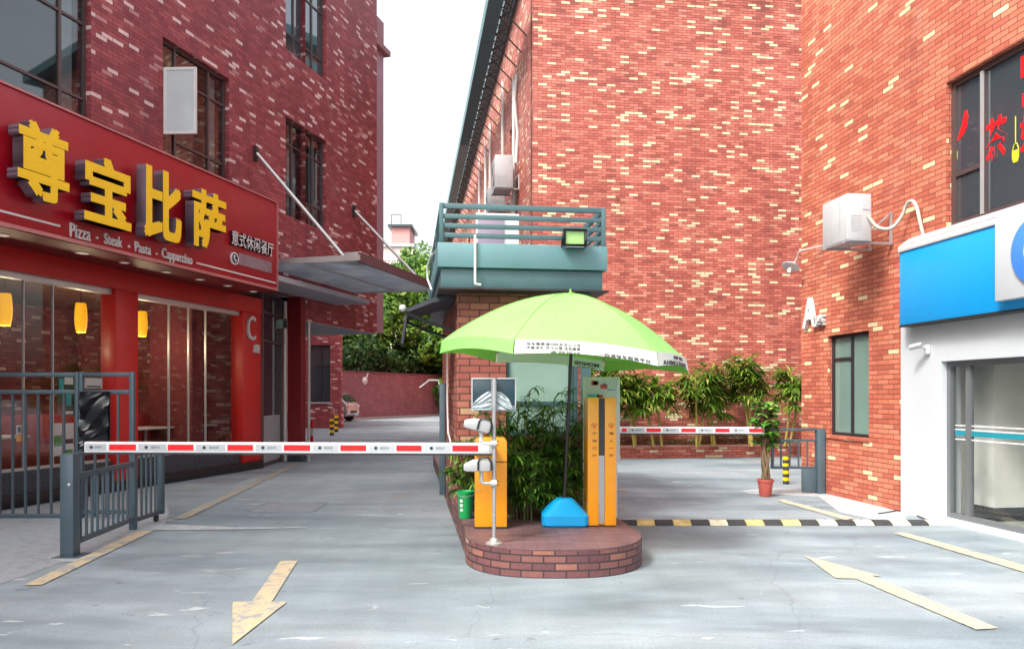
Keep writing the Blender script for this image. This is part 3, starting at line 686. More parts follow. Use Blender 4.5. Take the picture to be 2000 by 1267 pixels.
for x, y in ((1865, 310), (1984, 305)):
    mb = MB()
    a_, z_ = AF.hit(x, y, wq); mb.prism([AF.p(a_+u, wq, z_+v_) for u, v_ in ((-.05, .07), (.05, .07), (.05, -.02), (.03, -.07), (-.03, -.07), (-.05, -.02))], Vector((*AF.n, 0))*.006)
    mb.tube([AF.p(a_-.045, wq+.003, z_+.07), AF.p(a_-.02, wq+.003, z_+.14), AF.p(a_+.02, wq+.003, z_+.14), AF.p(a_+.045, wq+.003, z_+.07)], .006, 6)
    if x > 1900: mb.tube([AF.p(a_, wq+.003, z_+.14), AF.p(a_, wq+.003, z_+.45)], .006, 6)
    mb.build('window_sticker', M['lime'], o)
mb = MB(); a_, z_ = AF.hit(2000, 130, wq); mb.box(AF, a_-.04, a_+.3, wq, wq+.006, z_-.12, z_+.12); mb.build('window_sticker', M['arm_red'], o)
MB().box(AF, a_-.02, a_+.2, wq, wq+.006, z_-.45, z_-.3).build('window_sticker', M['arm_red'], o)
# --- white shopfront
mb = MB(); mb.wall(AF, sh0, sh1, 0, 2.53, .08, -.2, [(do0, 9.2, .07, 2.02)]); mb.build('shopfront_surround', M['white_wall'], AB, bevel=.004)
mb = MB(); fw = .06
mb.box(AF, do0, do0+fw, -.08, .0, .07, 2.02); mb.box(AF, do0+fw, 9.2, -.08, 0, 1.95, 2.02); mb.box(AF, do0+fw, 9.2, -.08, 0, .07, .13)
c2 = AF.at(1890, -.04); mb.box(AF, c2, c2+.07, -.07, -.01, .13, 1.95)
o = mb.build('shop_window', M['shop_frame'], AB)
for u, v_ in ((do0+fw, c2), (c2+.07, 9.2)): MB().box(AF, u+.002, v_-.002, -.05, -.04, .132, 1.948).build('pane', M['glass'], o)
mb = MB(); zz = 1.13
mb.box(AF, do0+.1, 9.2, -.039, -.036, zz-.03, zz+.03); mb.build('stripe', M['teal_paint'], o)
mb = MB()
for q in (-.075, .045, .095): mb.box(AF, do0+.1, 9.2, -.039, -.036, zz+q-.008, zz+q+.008)
mb.build('stripe', M['white'], o)
# empty room behind the glass
mb = MB(); mb.box(AF, do0-.35, do0-.3, -4.2, -.2, .03, 2.7); mb.box(AF, 9.4, 9.45, -4.2, -.2, .03, 2.7); mb.box(AF, do0-.35, 9.45, -4.25, -4.2, .03, 2.7)
mb.build('showroom_wall', M['showroom_white'], AB)
MB().box(AF, do0-.35, 9.45, -4.25, -.2, 2.7, 2.75).build('showroom_ceiling', M['white'], AB)
MB().box(AF, do0-.35, 9.45, -4.25, -.2, .01, .03).build('showroom_floor', M['room_floor'], AB)
MB().box(AF, do0-.3, 9.4, -4.2, -4.16, .03, .2).build('skirting', M['plinth'], AB)
pa = AF.at(1898, -.55); mb = MB().box(AF, pa, pa+.45, -1.1, -.5, .2, 2.7); mb.build('showroom_column', M['showroom_white'], AB)
MB().box(AF, pa-.01, pa+.46, -1.11, -.49, .03, .2).build('skirting', M['plinth'], AB)

# --- blue fascia sign
BSg = thing('shop_sign', 'blue fascia sign with a white square panel over the white shopfront', 'sign', AF.p(6, 0, 2.5))
g0 = AF.at(1757, .25)
mb = MB(); mb.box(AF, g0, sh1, .083, .25, 2.52, 3.48); mb.build('board', M['sign_blue'], BSg, bevel=.005)
mb = MB(); mb.box(AF, g0-.01, sh1, .003, .27, 3.483, 3.56); mb.build('top_trim', M['white'], BSg, bevel=.006)
mb = MB(); mb.prism([AF.p(g0-.01, w_, z) for w_, z in ((.003, 3.563), (.27, 3.563), (.1, 3.68), (.003, 3.68))], Vector((*AF.d, 0))*(sh1-g0)); mb.build('top_trim', M['sign_grey'], BSg)
MB().box(AF, g0, sh1, .083, .26, 2.495, 2.517).build('bottom_trim', M['frame_dark'], BSg)
h0 = AF.at(1943, .36); zt, zb = AF.hit(1943, 424, .36)[1], AF.hit(1946, 588, .36)[1]
mb = MB(); mb.box(AF, h0, h0+1.12, .252, .36, zb, zt); mb.build('white_panel', M['white_wall'], BSg, bevel=.006)
ax = (Vector((*AF.d, 0)), Vector((0, 0, 1)), Vector((*AF.n, 0)))
lc = h0+.62; zc = (zt+zb)/2+.0
MB().lathe(AF.p(lc, .362, zc), [(.36, 0), (.36, .03), (.35, .034)], 48, ax=ax).build('round_logo', M['logo_blue'], BSg, smooth=30)
MB().lathe(AF.p(lc, .362, zc), [(.375, 0), (.375, .012)], 48, ax=ax).build('logo_rim', M['white'], BSg)
mb = MB(); mb.lathe(AF.p(lc+.02, .397, zc), [(.2, 0), (.2, .004), (.14, .004), (.14, 0)], 40, ax=ax); mb.build('logo_mark', M['white'], BSg)
# --- A-block letters
al = thing('wall_letters', 'white raised A and small character on the orange brick near the wall lamp', 'lettering', AF.p(.3, 0, 2.5))
lettering('letter', 'A', AF, fitbox(AF, 1567, 1592, 581, 640, .06), .06, M['white'], al, .03, .003)
lettering('letter', '座', AF, fitbox(AF, 1591, 1607, 614, 637, .06), .06, M['white'], al, .03, .003)
# ================================================================ island and guard house
def isl_outline(z):
    pts = []; tn = -.135
    L0 = (-.46, 7.6); R0 = (1.26, 7.66)
    far = 17.5
    pts.append(Vector((L0[0]+tn*(far-L0[1]), far, z)))
    n = 40; cx, cy = (L0[0]+R0[0])/2, 7.63; hw = (R0[0]-L0[0])/2; hd = .93
    for i in range(n+1):
        t = math.pi+math.pi*i/n; c, s_ = math.cos(t), math.sin(t); e = 2/2.5
        pts.append(Vector((cx+hw*math.copysign(abs(c)**e, c), cy+hd*math.copysign(abs(s_)**e, s_), z)))
    pts.append(Vector((R0[0]+tn*(far-R0[1]), far, z)))
    return pts
ZI = .25
IS = thing('toll_island', 'long raised traffic island with a rounded brick kerb between the two lanes', 'traffic island', (.4, 8, 0))
MB().prism(isl_outline(0), (0, 0, ZI-.012), perim=True).build('kerb', M['brick_kerb'], IS, smooth=30)
o_ = isl_outline(ZI-.011); ctr = Vector((.3, 11, ZI-.011))
MB().prism([p+(ctr-p).normalized()*.012 for p in o_], (0, 0, .011)).build('paving', M['paver'], IS)

GH = thing('guard_house', 'small brick guard house with a teal steel balcony on top, behind the plants', 'guard house', GF.p(.8, -2, 0))
gx1 = 1.62
wz0, wz1 = 1.1, 2.72; wa0, wa1 = GF.at(988), GF.at(1130)
mb = MB(); mb.wall(GF, 0, gx1, ZI, 2.9, 0, -.2, [(wa0, wa1, wz0, wz1)])
mb.box(GF, 0, .2, -4.3, -.2, ZI, 2.9); mb.box(GF, gx1-.2, gx1, -4.3, -.2, ZI, 2.9); mb.box(GF, .2, gx1-.2, -4.3, -4.1, ZI, 2.9)
mb.build('wall', M['brick_guard'], GH)
o = window(GH, GF, wa0, wa1, wz0, wz1, (wa1-.09,), (1.5, 2.42), M['guard_pane'], w=-.05, frm=M['teal'])
MB().box(GF, wa0+.08, wa1-.12, -.14, -.12, 2.45, 2.7).build('blind', M['sign_blue'], o)
mb = MB(); mb.box(GF, gx1-.1, gx1+.02, -.06, .05, ZI, 2.88); mb.build('corner_trim', M['teal'], GH)
# balcony
bz0 = 2.87; bal0, bal1 = (858-1000)/F*8.9, (1192-1000)/F*8.9
BL = Fr((bal0, 8.9), (1, .133)); bw = 1.98; bd = -4.6
mb = MB(); mb.box(BL, .02, bw-.03, bd, -.05, 2.85, 3.08); mb.build('floor_beam', M['teal'], GH, bevel=.008)
mb = MB(); mb.box(BL, -.02, bw+.02, bd-.02, .0, 3.085, 3.37); mb.build('fascia', M['teal_light'], GH, bevel=.006)
MB().box(BL, -.01, bw+.04, bd, -.0, 2.83, 2.848).build('soffit_plate', M['frame_dark'], GH)
mb = MB()
zr = (3.46, 3.57, 3.68, 3.80)
for i, z in enumerate(zr):
    h = .055 if i < 3 else .062
    mb.box(BL, .05, bw-.05, -.045, -.02, z-h/2, z+h/2)
    mb.box(BL, .005, .045, bd, -.055, z-h/2, z+h/2); mb.box(BL, bw-.045, bw-.005, bd, -.055, z-h/2, z+h/2)
mb.build('rail', M['teal'], GH, bevel=.002)
for a, w_ in ((.0, -.055), (bw-.05, -.055), (0, -1.5), (bw-.05, -1.5), (0, -3), (bw-.05, -3)): MB().box(BL, a, a+.05, w_, w_+.05, 3.372, 3.83).build('post', M['teal'], GH, bevel=.004)
mb = MB(); a = BL.at(928, .03); q = BL.p(a, .03, 0); mb.tube([(q.x, q.y, 3.46), (q.x, q.y, 2.93), (q.x-.0, q.y-.005, 2.89), (q.x+.04, q.y, 2.88), (q.x+.07, q.y, 2.88)], .016, 8)
mb.build('drainpipe', M['white'], GH, smooth=60)
# faded boards standing on the balcony
a0 = BL.at(930, -2); cab = thing('storage_board', 'faded purple and white board standing behind the balcony rails', 'board', BL.p(a0+.3, -2, 3.372))
mb = MB().box(BL, a0, a0+.62, -2.1, -2, 3.374, 4.2); mb.build('board', M['white'], cab, bevel=.01)
MB().box(BL, a0+.02, a0+.4, -1.998, -1.98, 3.40, 4.16).build('panel', M['purple'], cab, bevel=.004)
# balcony floodlight
def floodlight(label, loc, rz, pitch, sz=.25, lens=(168, 208, 130)):
    t = thing('floodlight', label, 'floodlight', loc, 'green glass floodlights')
    ax = Matrix.Rotation(rz, 3, 'Z') @ Matrix.Rotation(pitch, 3, 'X'); X, Y, Z = ax.col[0], ax.col[1], ax.col[2]
    c = Vector(loc)
    mb = MB(); hz = sz*.38; hx = sz*.5
    for u, v_, p, q in ((0, hz-.014, hx, .014), (0, -hz+.014, hx, .014), (-hx+.014, 0, .014, hz-.028), (hx-.014, 0, .014, hz-.028)): mb.obox(c+X*u+Z*v_, (X, Y, Z), p, .045, q)
    mb.obox(c+Y*.05, (X, Y, Z), hx*.8, .03, hz*.8); mb.build('housing', M['black'], t, bevel=.005)
    MB().obox(c-Y*.02, (X, Y, Z), hx-.03, .004, hz-.03).build('lens', mat('green_lamp_glass', S(*lens), .12, var=.06, coat=.5), t)
    mb = MB(); mb.obox(c+Z*(-hz+.002)-Y*.03, (X, Y, Z), hx*.8, .012, .006); mb.build('reflector_edge', M['white'], t)
    mb = MB(); mb.tube([c-X*(hx+.004)-Z*.0, c-X*(hx+.004)+Y*.09-Z*hz*1.1, c+X*(hx+.004)+Y*.09-Z*hz*1.1, c+X*(hx+.004)], .009, 6); mb.build('bracket', M['black'], t)
    return t
a = BL.at(1123, .12); q = BL.p(a, .10, 3.44); floodlight('black floodlight with a green lens on the teal balcony fascia', q, R(6), R(8), .275)
q = LF.p(2.36, .95, 3.3); floodlight('small floodlight in a shaded recess, hanging beside the white letter C', (q.x, q.y, 3.08), R(-25), R(0), .25, (74, 104, 96))
# cable drooping from the balcony
mb = MB(); mb.tube([at(856, 486, 9), at(842, 500, 9.3), at(834, 520, 9.4), at(835, 545, 9.4), at(843, 566, 9.3)], .012, 6)
solo('cable', mb, M['white'], 'pale cable drooping off the left corner of the balcony', 'cable', at(842, 520, 9.3), smooth=60)
# dark awning on the lane side of the guard house
GS = Fr(GF.o, (.133, -1))
aw = thing('awning', 'folded dark grey awning with a white ball on its arm beside the guard house', 'awning', GS.p(-.9, .3, 2.6))
mb = MB(); ya, yb = -1.5, -.25
prof = [(0.02, 2.86), (.3, 2.80), (.62, 2.66), (.6, 2.62), (.3, 2.74), (0.02, 2.8)]
mb.prism([GS.p(ya, w_, z) for w_, z in prof], Vector((*GS.d, 0))*(yb-ya))
pr2 = [(.60, 2.66), (.64, 2.64), (.69, 2.28), (.66, 2.27)]; mb.prism([GS.p(ya, w_, z) for w_, z in pr2], Vector((*GS.d, 0))*(yb-ya)*.5)
mb.build('fabric', M['awning'], aw)
mb = MB(); mb.tube([GS.p(yb-.02, .02, 2.4), GS.p(yb-.02, .35, 2.5), GS.p(yb-.02, .63, 2.62)], .02, 6); mb.tube([GS.p(ya, .02, 2.4), GS.p(ya, .35, 2.5), GS.p(ya, .62, 2.62)], .02, 6); mb.build('arm', M['black'], aw)
mb = MB(); q = GS.p(yb-.02, .66, 2.67); mb.lathe(q, [(0, -.045), (.026, -.038), (.045, -.015), (.045, .015), (.026, .038), (0, .045)], 16); mb.build('ball', M['white'], aw, smooth=60)
# narrow steel post and conduit at the far left corner of the island
pp = thing('steel_post', 'tall grey steel post with a white conduit beside the guard house corner', 'post', (-.93, 10.4, ZI))
MB().wbox(-.98, -.9, 10.36, 10.44, ZI, 1.75).build('column', M['fence'], pp, bevel=.006)
mb = MB(); mb.tube([(-.86, 10.2, 2.2), (-.86, 10.2, 1.5), (-.84, 10.1, 1.1), (-.76, 9.7, .95)], .012, 6); mb.tube([(-.98, 10.4, 1.74), (-1.0, 10.4, 1.80), (-1.12, 10.4, 1.80), (-1.25, 10.4, 1.7)], .012, 6)
mb.build('conduit', M['white'], pp, smooth=60)

# ================================================================ barrier machine and arm (left lane)
def barrier(label, x0, x1, y, z0, z1, group):
    t = thing('barrier_machine', label, 'barrier', ((x0+x1)/2, y+.17, z0), group)
    hw = (x1-x0)/2; cx = (x0+x1)/2; r = .05; pts = [Vector((x0, y, z0+.002)), Vector((x1, y, z0+.002))]
    for k in range(7): a = math.pi/2*k/6; pts.append(Vector((x1-r+r*math.cos(a), y, z1-r+r*math.sin(a))))
    for k in range(7): a = math.pi/2+math.pi/2*k/6; pts.append(Vector((x0+r+r*math.cos(a), y, z1-r+r*math.sin(a))))
    MB().prism(pts, (0, .34, 0)).build('cabinet', M['orange'], t, bevel=.004, smooth=40)
    MB().wbox(x0-.004, x1+.004, y-.004, y+.344, z1-.245, z1-.235).build('lid_seam', M['brown_ink'], t)
    mb = MB(); mb.lathe((x0+.045, y-.002, z0+(z1-z0)*.42), [(.011, 0), (.011, .004), (.004, .004), (.004, .002)], 14, ax=(Vector((1, 0, 0)), Vector((0, 0, 1)), Vector((0, -1, 0)))); mb.build('lock', M['steel'], t)
    MB().wbox(x0-.006, x1+.006, y-.008, y+.346, z0+.0, z0+.02).build('base_trim', M['frame_dark'], t)
    return t
bx0, bx1 = (927-1000)/F*7.76, (990-1000)/F*7.76
bm1 = barrier('orange barrier machine on the island next to the green bucket', bx0, bx1, 7.76, ZI, 1.165, 'barrier machines')
def arm(label, p, q, h, d, segs, group, texts=True):
    p = Vector(p); q = Vector(q); L = (q-p).length; fr = Fr((p.x, p.y), (q.x-p.x, q.y-p.y))
    dz = (q.z-p.z)/L
    t = thing('boom_barrier', label, 'barrier arm', tuple(p), group)
    class SF(Fr):
        def p(s, a, w_, z): v = Fr.p(s, a, w_, z); return Vector((v.x, v.y, z+p.z+dz*a))
    sf = SF(fr.o, fr.d)
    MB().box(sf, 0, L, -d/2, d/2, -h/2, h/2).build('beam', M['arm_white'], t, bevel=.006)
    MB().box(sf, .005, L, -d/2-.006, d/2+.006, -h/2-.016, -h/2+.0).build('rubber_edge', M['rubber'], t)
    for a0, a1, kind in segs:
        if kind == 'r': MB().box(sf, a0*L, a1*L, d/2+.0005, d/2+.003, -h*.27, h*.27).build('red_reflector', M['arm_red'], t)
        else:
            o = MB().box(sf, a0*L, a1*L, d/2+.0005, d/2+.002, -h*.3, h*.3).build('grey_label', M['arm_grey'], t)
            if texts:
                m_ = (a1-a0)*L
                lettering('lettering', '康辰停', sf, (a0*L+m_*.45, a0*L+m_*.78, -h*.12, h*.12), .001, M['faint_ink'], o, .0, d/2+.0021)
                cc = sf.p(a0*L+m_*.28, d/2+.0021, 0); X_ = Vector((*sf.d, 0)); Z_ = Vector((0, 0, 1)); N_ = Vector((*sf.n, 0))
                MB().lathe(cc, [(h*.17, 0), (h*.17, .001), (h*.1, .001), (h*.1, 0)], 14, ax=(X_, Z_, N_)).build('logo_ring', M['faint_ink'], o)
    return t
AY = 7.5
p0, p1 = at(167, 872.5, AY), at(962, 875, AY)
# red stripe pixel spans along the 167..962 arm
red = [(216, 268), (330, 380), (446, 496), (556, 607), (666, 716), (775, 824), (884, 934)]
lab = [(170, 210), (273, 327), (385, 442), (501, 552), (612, 662), (721, 771), (829, 880), (938, 958)]
sc = lambda x: (x-167)/(962-167)
segs = [(sc(a), sc(b), 'r') for a, b in red]+[(sc(a), sc(b), 'g') for a, b in lab[:-1]]
a1 = arm('long red and white barrier arm lowered over the left lane to the grey fence post', p0, p1, .105, .05, segs, 'barrier arms')
mb = MB(); mb.wbox(p1.x-.2, p1.x-.0, AY+.03, 7.755, p1.z-.05, p1.z+.05); mb.build('arm_mount', M['steel'], bm1, bevel=.006)
MB().wbox(p1.x-.03, p1.x+.012, AY-.034, AY-.027, p1.z-.045, p1.z+.045).build('arm_clamp', M['silver'], a1)
# second barrier beyond
RY = 12.0
q0, q1 = at(1118, 839, RY), at(1492, 840, RY)
red = [(1128, 1140), (1214, 1224), (1262, 1290), (1330, 1358), (1396, 1424), (1462, 1490)]; lab = [(1226, 1258), (1294, 1326), (1362, 1392), (1428, 1458)]
sc = lambda x: (x-1118)/(1492-1118)
arm('red and white barrier arm across the right lane in front of the palms', q0, q1, .105, .05, [(sc(a), sc(b), 'r') for a, b in red]+[(sc(a), sc(b), 'g') for a, b in lab], 'barrier arms', True)
barrier('orange barrier machine mostly hidden behind the tall orange column', q0.x-.26, q0.x+.08, RY+.06, ZI, 1.2, 'barrier machines')

# ================================================================ pole with screen and two lamps
PO = thing('camera_pole', 'stainless steel pole on the island carrying a plastic wrapped screen back', 'pole', (-.16, 6.98, ZI))
px, py = (965-1000)/F*6.98, 6.98
mb = MB(); mb.tube([(px, py, ZI+.03), (px, py, 1.45)], .019, 16); mb.tube([(px, py, 1.45), (px, py, 1.50)], [.019, .027], 16); mb.tube([(px, py, 1.5), (px, py, 1.755)], .027, 16)
mb.build('shaft', M['steel'], PO, smooth=50)
mb = MB(); mb.lathe((px, py, ZI), [(.075, .0), (.075, .012), (.04, .016), (.034, .045), (.022, .055)], 24)
for k in range(4): a = math.pi/4+math.pi/2*k; mb.lathe((px+.058*math.cos(a), py+.058*math.sin(a), ZI), [(.007, .012), (.007, .024)], 8)
mb.build('base_flange', M['silver'], PO, smooth=40)
sx0, sx1 = (922-1000)/F*7.05, (1007-1000)/F*7.05
mb = MB(); mb.wbox(sx0, sx1, 7.03, 7.1, 1.458, 1.752); mb.build('screen', M['screen_back'], PO, bevel=.008)
mb = MB(); mb.wbox(sx0-.004, sx1+.004, 7.022, 7.03, 1.745, 1.757); mb.wbox(sx0-.004, sx1+.004, 7.022, 7.03, 1.454, 1.464); mb.wbox(sx0-.004, sx0+.006, 7.022, 7.03, 1.464, 1.745); mb.wbox(sx1-.006, sx1+.004, 7.022, 7.03, 1.464, 1.745)
mb.build('screen_rim', M['sign_grey'], PO)
# crumpled plastic film over the screen back
mb = MB(); nx, nz = 48, 24
def fold(u, v): return .012*math.sin(7*u+3.1*math.sin(4*v)+2*v)+.008*math.sin(15*v+6*u*u+2*math.sin(9*u))
def ftop(u): return .035+.15*math.sin(math.pi*min(1, max(0, u*1.05+.02)))**.7*(.75+.35*u)
for k in range(nz+1):
    for i in range(nx+1): u, v = i/nx, k/nz; mb.v.append(Vector((sx0+.008+(sx1-sx0-.016)*u, 7.016-abs(fold(u, v))*1.4-.004, 1.466+ftop(u)*v)))
for k in range(nz):
    for i in range(nx): q = k*(nx+1)+i; mb.f.append((q, q+1, q+nx+2, q+nx+1)); mb.m.append(0)
mb.build('plastic_film', M['film'], PO, smooth=80)
def pole_lamp(label, z, tilt):
    t = thing('camera_lamp', label, 'camera', (px, py, z), 'silver camera lamps on the pole')
    hc = Vector((px-.115, py-.01, z+.16)); k_ = 1.28; Rm = Matrix.Rotation(R(tilt), 3, 'Y'); X, Y, Z = Rm.col[0], Rm.col[1], Rm.col[2]
    pts = [(u*k_, v*k_) for u, v in [(-.125, -.032), (-.125, .012), (-.06, .042), (.055, .048), (.07, .03), (.07, -.03), (.05, -.04), (-.1, -.04)]]
    mb = MB(); mb.prism([hc+X*u+Z*v-Y*.055 for u, v in pts], Y*.11); mb.build('housing', M['silver'], t, bevel=.01, smooth=50)
    MB().obox(hc-X*.128*k_-Z*.008, (X, Y, Z), .004, .045, .02).build('lens', M['black'], t)
    mb = MB(); mb.tube([hc+(X*u+Z*v)*k_-Y*.064 for u, v in ((-.02, -.03), (-.02, .03), (-.005, .056), (.05, .06), (.072, .03), (.074, -.03))], .009, 8); mb.build('handle', M['black'], t, smooth=60)
    mb = MB(); mb.tube([hc-Z*.04, (hc.x, py-.01, z+.03), (hc.x+.005, py-.01, z+.012), (hc.x+.02, py-.01, z), (px-.02, py-.01, z)], .016, 10)
    for u in (.09, .06, .02): mb.lathe((hc.x, py-.01, z+u), [(.02, 0), (.02, .012)], 10)
    mb.build('elbow_pipe', M['white'] if tilt else M['silver'], t, smooth=50)
    mb = MB(); mb.tube([(px-.03, py-.012, z), (px-.022, py-.012, z), (px+.024, py-.012, z)], [.03, .034, .034], 14); mb.build('clamp', M['silver'], t, smooth=40)
    mb = MB()
    for u in (-.018, .018): mb.tube([(px-.02, py, z+u), (px+.045, py, z+u)], .004, 6)
    mb.build('bolt', M['black'], t)
pole_lamp('tilted silver camera lamp on the pole, just above the barrier arm', 1.16, 14)
pole_lamp('level silver camera lamp on the pole, below the barrier arm', .80, 0)

# ================================================================ umbrella
UC = Vector((.50, 7.9, 0))
UM = thing('parasol', 'large lime green parasol with white lettered panels on a blue foot', 'parasol', (.52, 7.95, ZI))
mb = MB()
base = lambda r, z: (r, z)
def rrect(cx, cy, hx, hy, r, z, n=5):
    o = []
    for sx, sy, a0 in ((1, 1, 0), (-1, 1, 90), (-1, -1, 180), (1, -1, 270)):
        for k in range(n+1): a = R(a0+90*k/n); o.append(Vector((cx+sx*(hx-r)+r*math.cos(a), cy+sy*(hy-r)+r*math.sin(a), z)))
    return o
def loft(rings, m=0):
    mb = MB(); n = len(rings[0]); i0 = 0
    for r_ in rings: mb.v += r_
    for i in range(len(rings)-1):
        for k in range(n): mb.f.append((i*n+k, i*n+(k+1) % n, (i+1)*n+(k+1) % n, (i+1)*n+k)); mb.m.append(m)
    mb.f.append(tuple(reversed(range(n)))); mb.m.append(m); e = (len(rings)-1)*n; mb.f.append(tuple(range(e, e+n))); mb.m.append(m)
    return mb
bxc, byc = (1102-1000)/F*8.03, 8.03
loft([rrect(bxc, byc, .225, .2, .07, ZI+.002), rrect(bxc, byc, .24, .215, .07, ZI+.02), rrect(bxc, byc, .24, .215, .07, ZI+.115), rrect(bxc, byc, .225, .2, .07, ZI+.135), rrect(bxc, byc, .11, .1, .06, ZI+.25), rrect(bxc, byc, .085, .08, .06, ZI+.275), rrect(bxc, byc, .05, .05, .045, ZI+.28)]).build('foot', M['blue_plastic'], UM, smooth=35)
pt = Vector((bxc, byc, ZI+.26)); top = Vector((bxc+.09, 7.9, 2.62))
MB().tube([pt, top], .017, 10).build('pole', M['frame_dark'], UM, smooth=60)
# canopy: eight gores with concave rims, tilted a little to the right
tilt = Matrix.Rotation(R(4.6), 3, 'Y'); RR = 1.28; NS = 6; n1, nr = 13, 14
cc = top+Vector((-.035, 0, -.02))
def cpt(a, t, inset=0):
    k = (a/(2*math.pi/NS)) % 1; sag = 4*k*(1-k)
    r = RR*t*(1-.09*sag*t)
    prof = -.60*(.72*t**2.1+.28*t**1.2)
    z = prof+.045*sag*t*t*0-.085*sag*math.sin(math.pi*min(1, t))*.6+.05*sag*max(0, t-.8)*5*.6
    return cc+tilt @ Vector((r*math.cos(a), r*math.sin(a), z+.04-inset))
mb = MB(); A0 = R(-115)
ang = [A0+2*math.pi*i/(NS*n1) for i in range(NS*n1+1)]
def cpa(a, t, inset=0): return cpt(a-A0+0, t, inset)
def C_(i, t, inset=0):                   # i-th meridian
    a = 2*math.pi*i/(NS*n1); p = cpt(a, t, inset)-cc
    p = tilt.inverted() @ p; rz = Matrix.Rotation(A0, 3, 'Z'); return cc+tilt @ (rz @ p)
i0 = len(mb.v); N_ = NS*n1
mb.v.append(C_(0, 0))
for j in range(1, nr+1): mb.v += [C_(i, j/nr) for i in range(N_)]
for i in range(N_): mb.f.append((0, 1+i, 1+(i+1) % N_)); mb.m.append(0)
for j in range(nr-1):
    for i in range(N_):
        b0 = 1+j*N_; b1 = 1+(j+1)*N_; mb.f.append((b0+i, b1+i, b1+(i+1) % N_, b0+(i+1) % N_)); mb.m.append(0)
can = mb.build('canopy', M['umbrella'], UM, smooth=80)
# valance: white or lime flap below each rim
VD = .125
def rim(i): return C_(i, 1)
white_seg = {0, 1, 3}
for s_ in range(NS):
    mb = MB(); 
    for k in range(n1):
        i = s_*n1+k; a, b = rim(i % N_), rim((i+1) % N_)
        if k == 0: a = a*.9+b*.1
        d1 = VD*(1-.12*math.sin(math.pi*k/n1)); d2 = VD*(1-.12*math.sin(math.pi*(k+1)/n1))
        c_ = Vector((cc.x, cc.y, 0)); ou = lambda p: (Vector((p.x, p.y, 0))-c_).normalized()*.02
        mb.face([a, b, b+ou(b)-Vector((0, 0, d2)), a+ou(a)-Vector((0, 0, d1))])
    mb.build('valance', M['valance_white'] if s_ in white_seg else M['umbrella'], UM, smooth=60)
mb = MB()
for s_ in range(NS): mb.tube([C_(s_*n1, j/8, .018) for j in range(9)], .007, 5)
mb.build('rib', M['silver'], UM, smooth=60)
mb = MB()
for s_ in range(NS): mb.tube([C_(s_*n1, j/10, -.002) for j in range(11)], .0045, 6)
mb.lathe(cc+Vector((0, 0, .035)), [(.05, 0), (.045, .012), (.012, .02), (.01, .05), (0, .055)], 16)
mb.build('seam', M['seam'], UM, smooth=60)
mb = MB()
for s_ in range(NS): mb.tube([top-Vector((0, 0, .5)), C_(s_*n1, .55, .02)], .006, 5)
mb.build('strut', M['silver'], UM)
class RimF:                              # lettering frame that follows the valance
    def __init__(s, i0, i1, inside=False): s.a, s.b = rim(i0), rim(i1); s.inside = inside; d = (s.b-s.a); s.L = d.length; s.d = d.normalized(); n = s.d.cross(Vector((0, 0, 1))).normalized(); s.n = n if not inside else n; s.i0, s.i1 = i0, i1
    def p(s, a, w_, z):
        t = s.i0+(s.i1-s.i0)*a/s.L; f = math.floor(t); k = t-f
        q = rim(int(f) % N_)*(1-k)+rim(int(f+1) % N_)*k
        c_ = Vector((cc.x, cc.y, 0)); o_ = (Vector((q.x, q.y, 0))-c_).normalized()
        return q+Vector((0, 0, z))+o_*(.003+w_-z/VD*.02)
def rim_lettering(i0, i1, items, w0=.002):
    rf = RimF(i0, i1)
    for text, a0, a1, z0, z1, bold in items:
        lettering('lettering', text, rf, (a0*rf.L, a1*rf.L, z0, z1), .0015, M['ink'], UM, bold, w0)
# printed lines and large lettering on the white flaps
rim_lettering(0, 13, [('停车缴费请扫码关注公众号', .08, .45, -.05, -.022, .01), ('优惠停车 月卡办理 自助缴费', .08, .45, -.084, -.056, .01), ('客服热线', .24, .45, -.115, -.092, 0), ('一码通停车服务平台', .58, .95, -.118, -.08, .01)])
rim_lettering(13, 26, [('ANIMOUSANTI', .08, .7, -.115, -.07, .015), ('康辰', .3, .6, -.055, -.02, .01)])
rim_lettering(39, 52, [('MONOSI', .05, .27, -.088, -.045, .03), ('停车服务', .08, .25, -.115, -.098, 0)], -.010)

# ================================================================ tall orange column with lettering, notice board behind
cx0, cx1, cy_ = (1148-1000)/F*7.88, (1204-1000)/F*7.88, 7.88
OC = thing('ticket_column', 'tall orange ticket column with a dark centre slot and small brown characters', 'ticket column', ((cx0+cx1)/2, cy_+.15, ZI))
zt = 1.575; cf = Fr((cx0, cy_), (1, .03)); cw_ = cx1-cx0
mb = MB(); mb.box(cf, 0, .385*cw_, -.33, 0, ZI+.012, zt); mb.box(cf, .6*cw_, cw_, -.33, 0, ZI+.012, zt); mb.box(cf, .385*cw_, .6*cw_, -.33, -.03, ZI+.012, zt-.002); mb.build('cabinet', M['orange'], OC, bevel=.004)
MB().box(cf, .39*cw_, .595*cw_, -.029, -.02, .98, zt-.01).build('slot', M['bag'], OC)
MB().box(cf, .39*cw_, .595*cw_, -.029, -.018, ZI+.03, .977).build('slot_plate', M['steel'], OC)
MB().box(cf, .005, cw_-.005, -.325, -.005, ZI+.001, ZI+.012).build('foot_plate', M['black'], OC)
mb = MB(); 
for k in range(14): 
    for j in range(4): mb.box(cf, -.002, .0, -.1-.05*j, -.075-.05*j, .5+.028*k, .508+.028*k)
mb.build('vent', M['brown_ink'], OC)
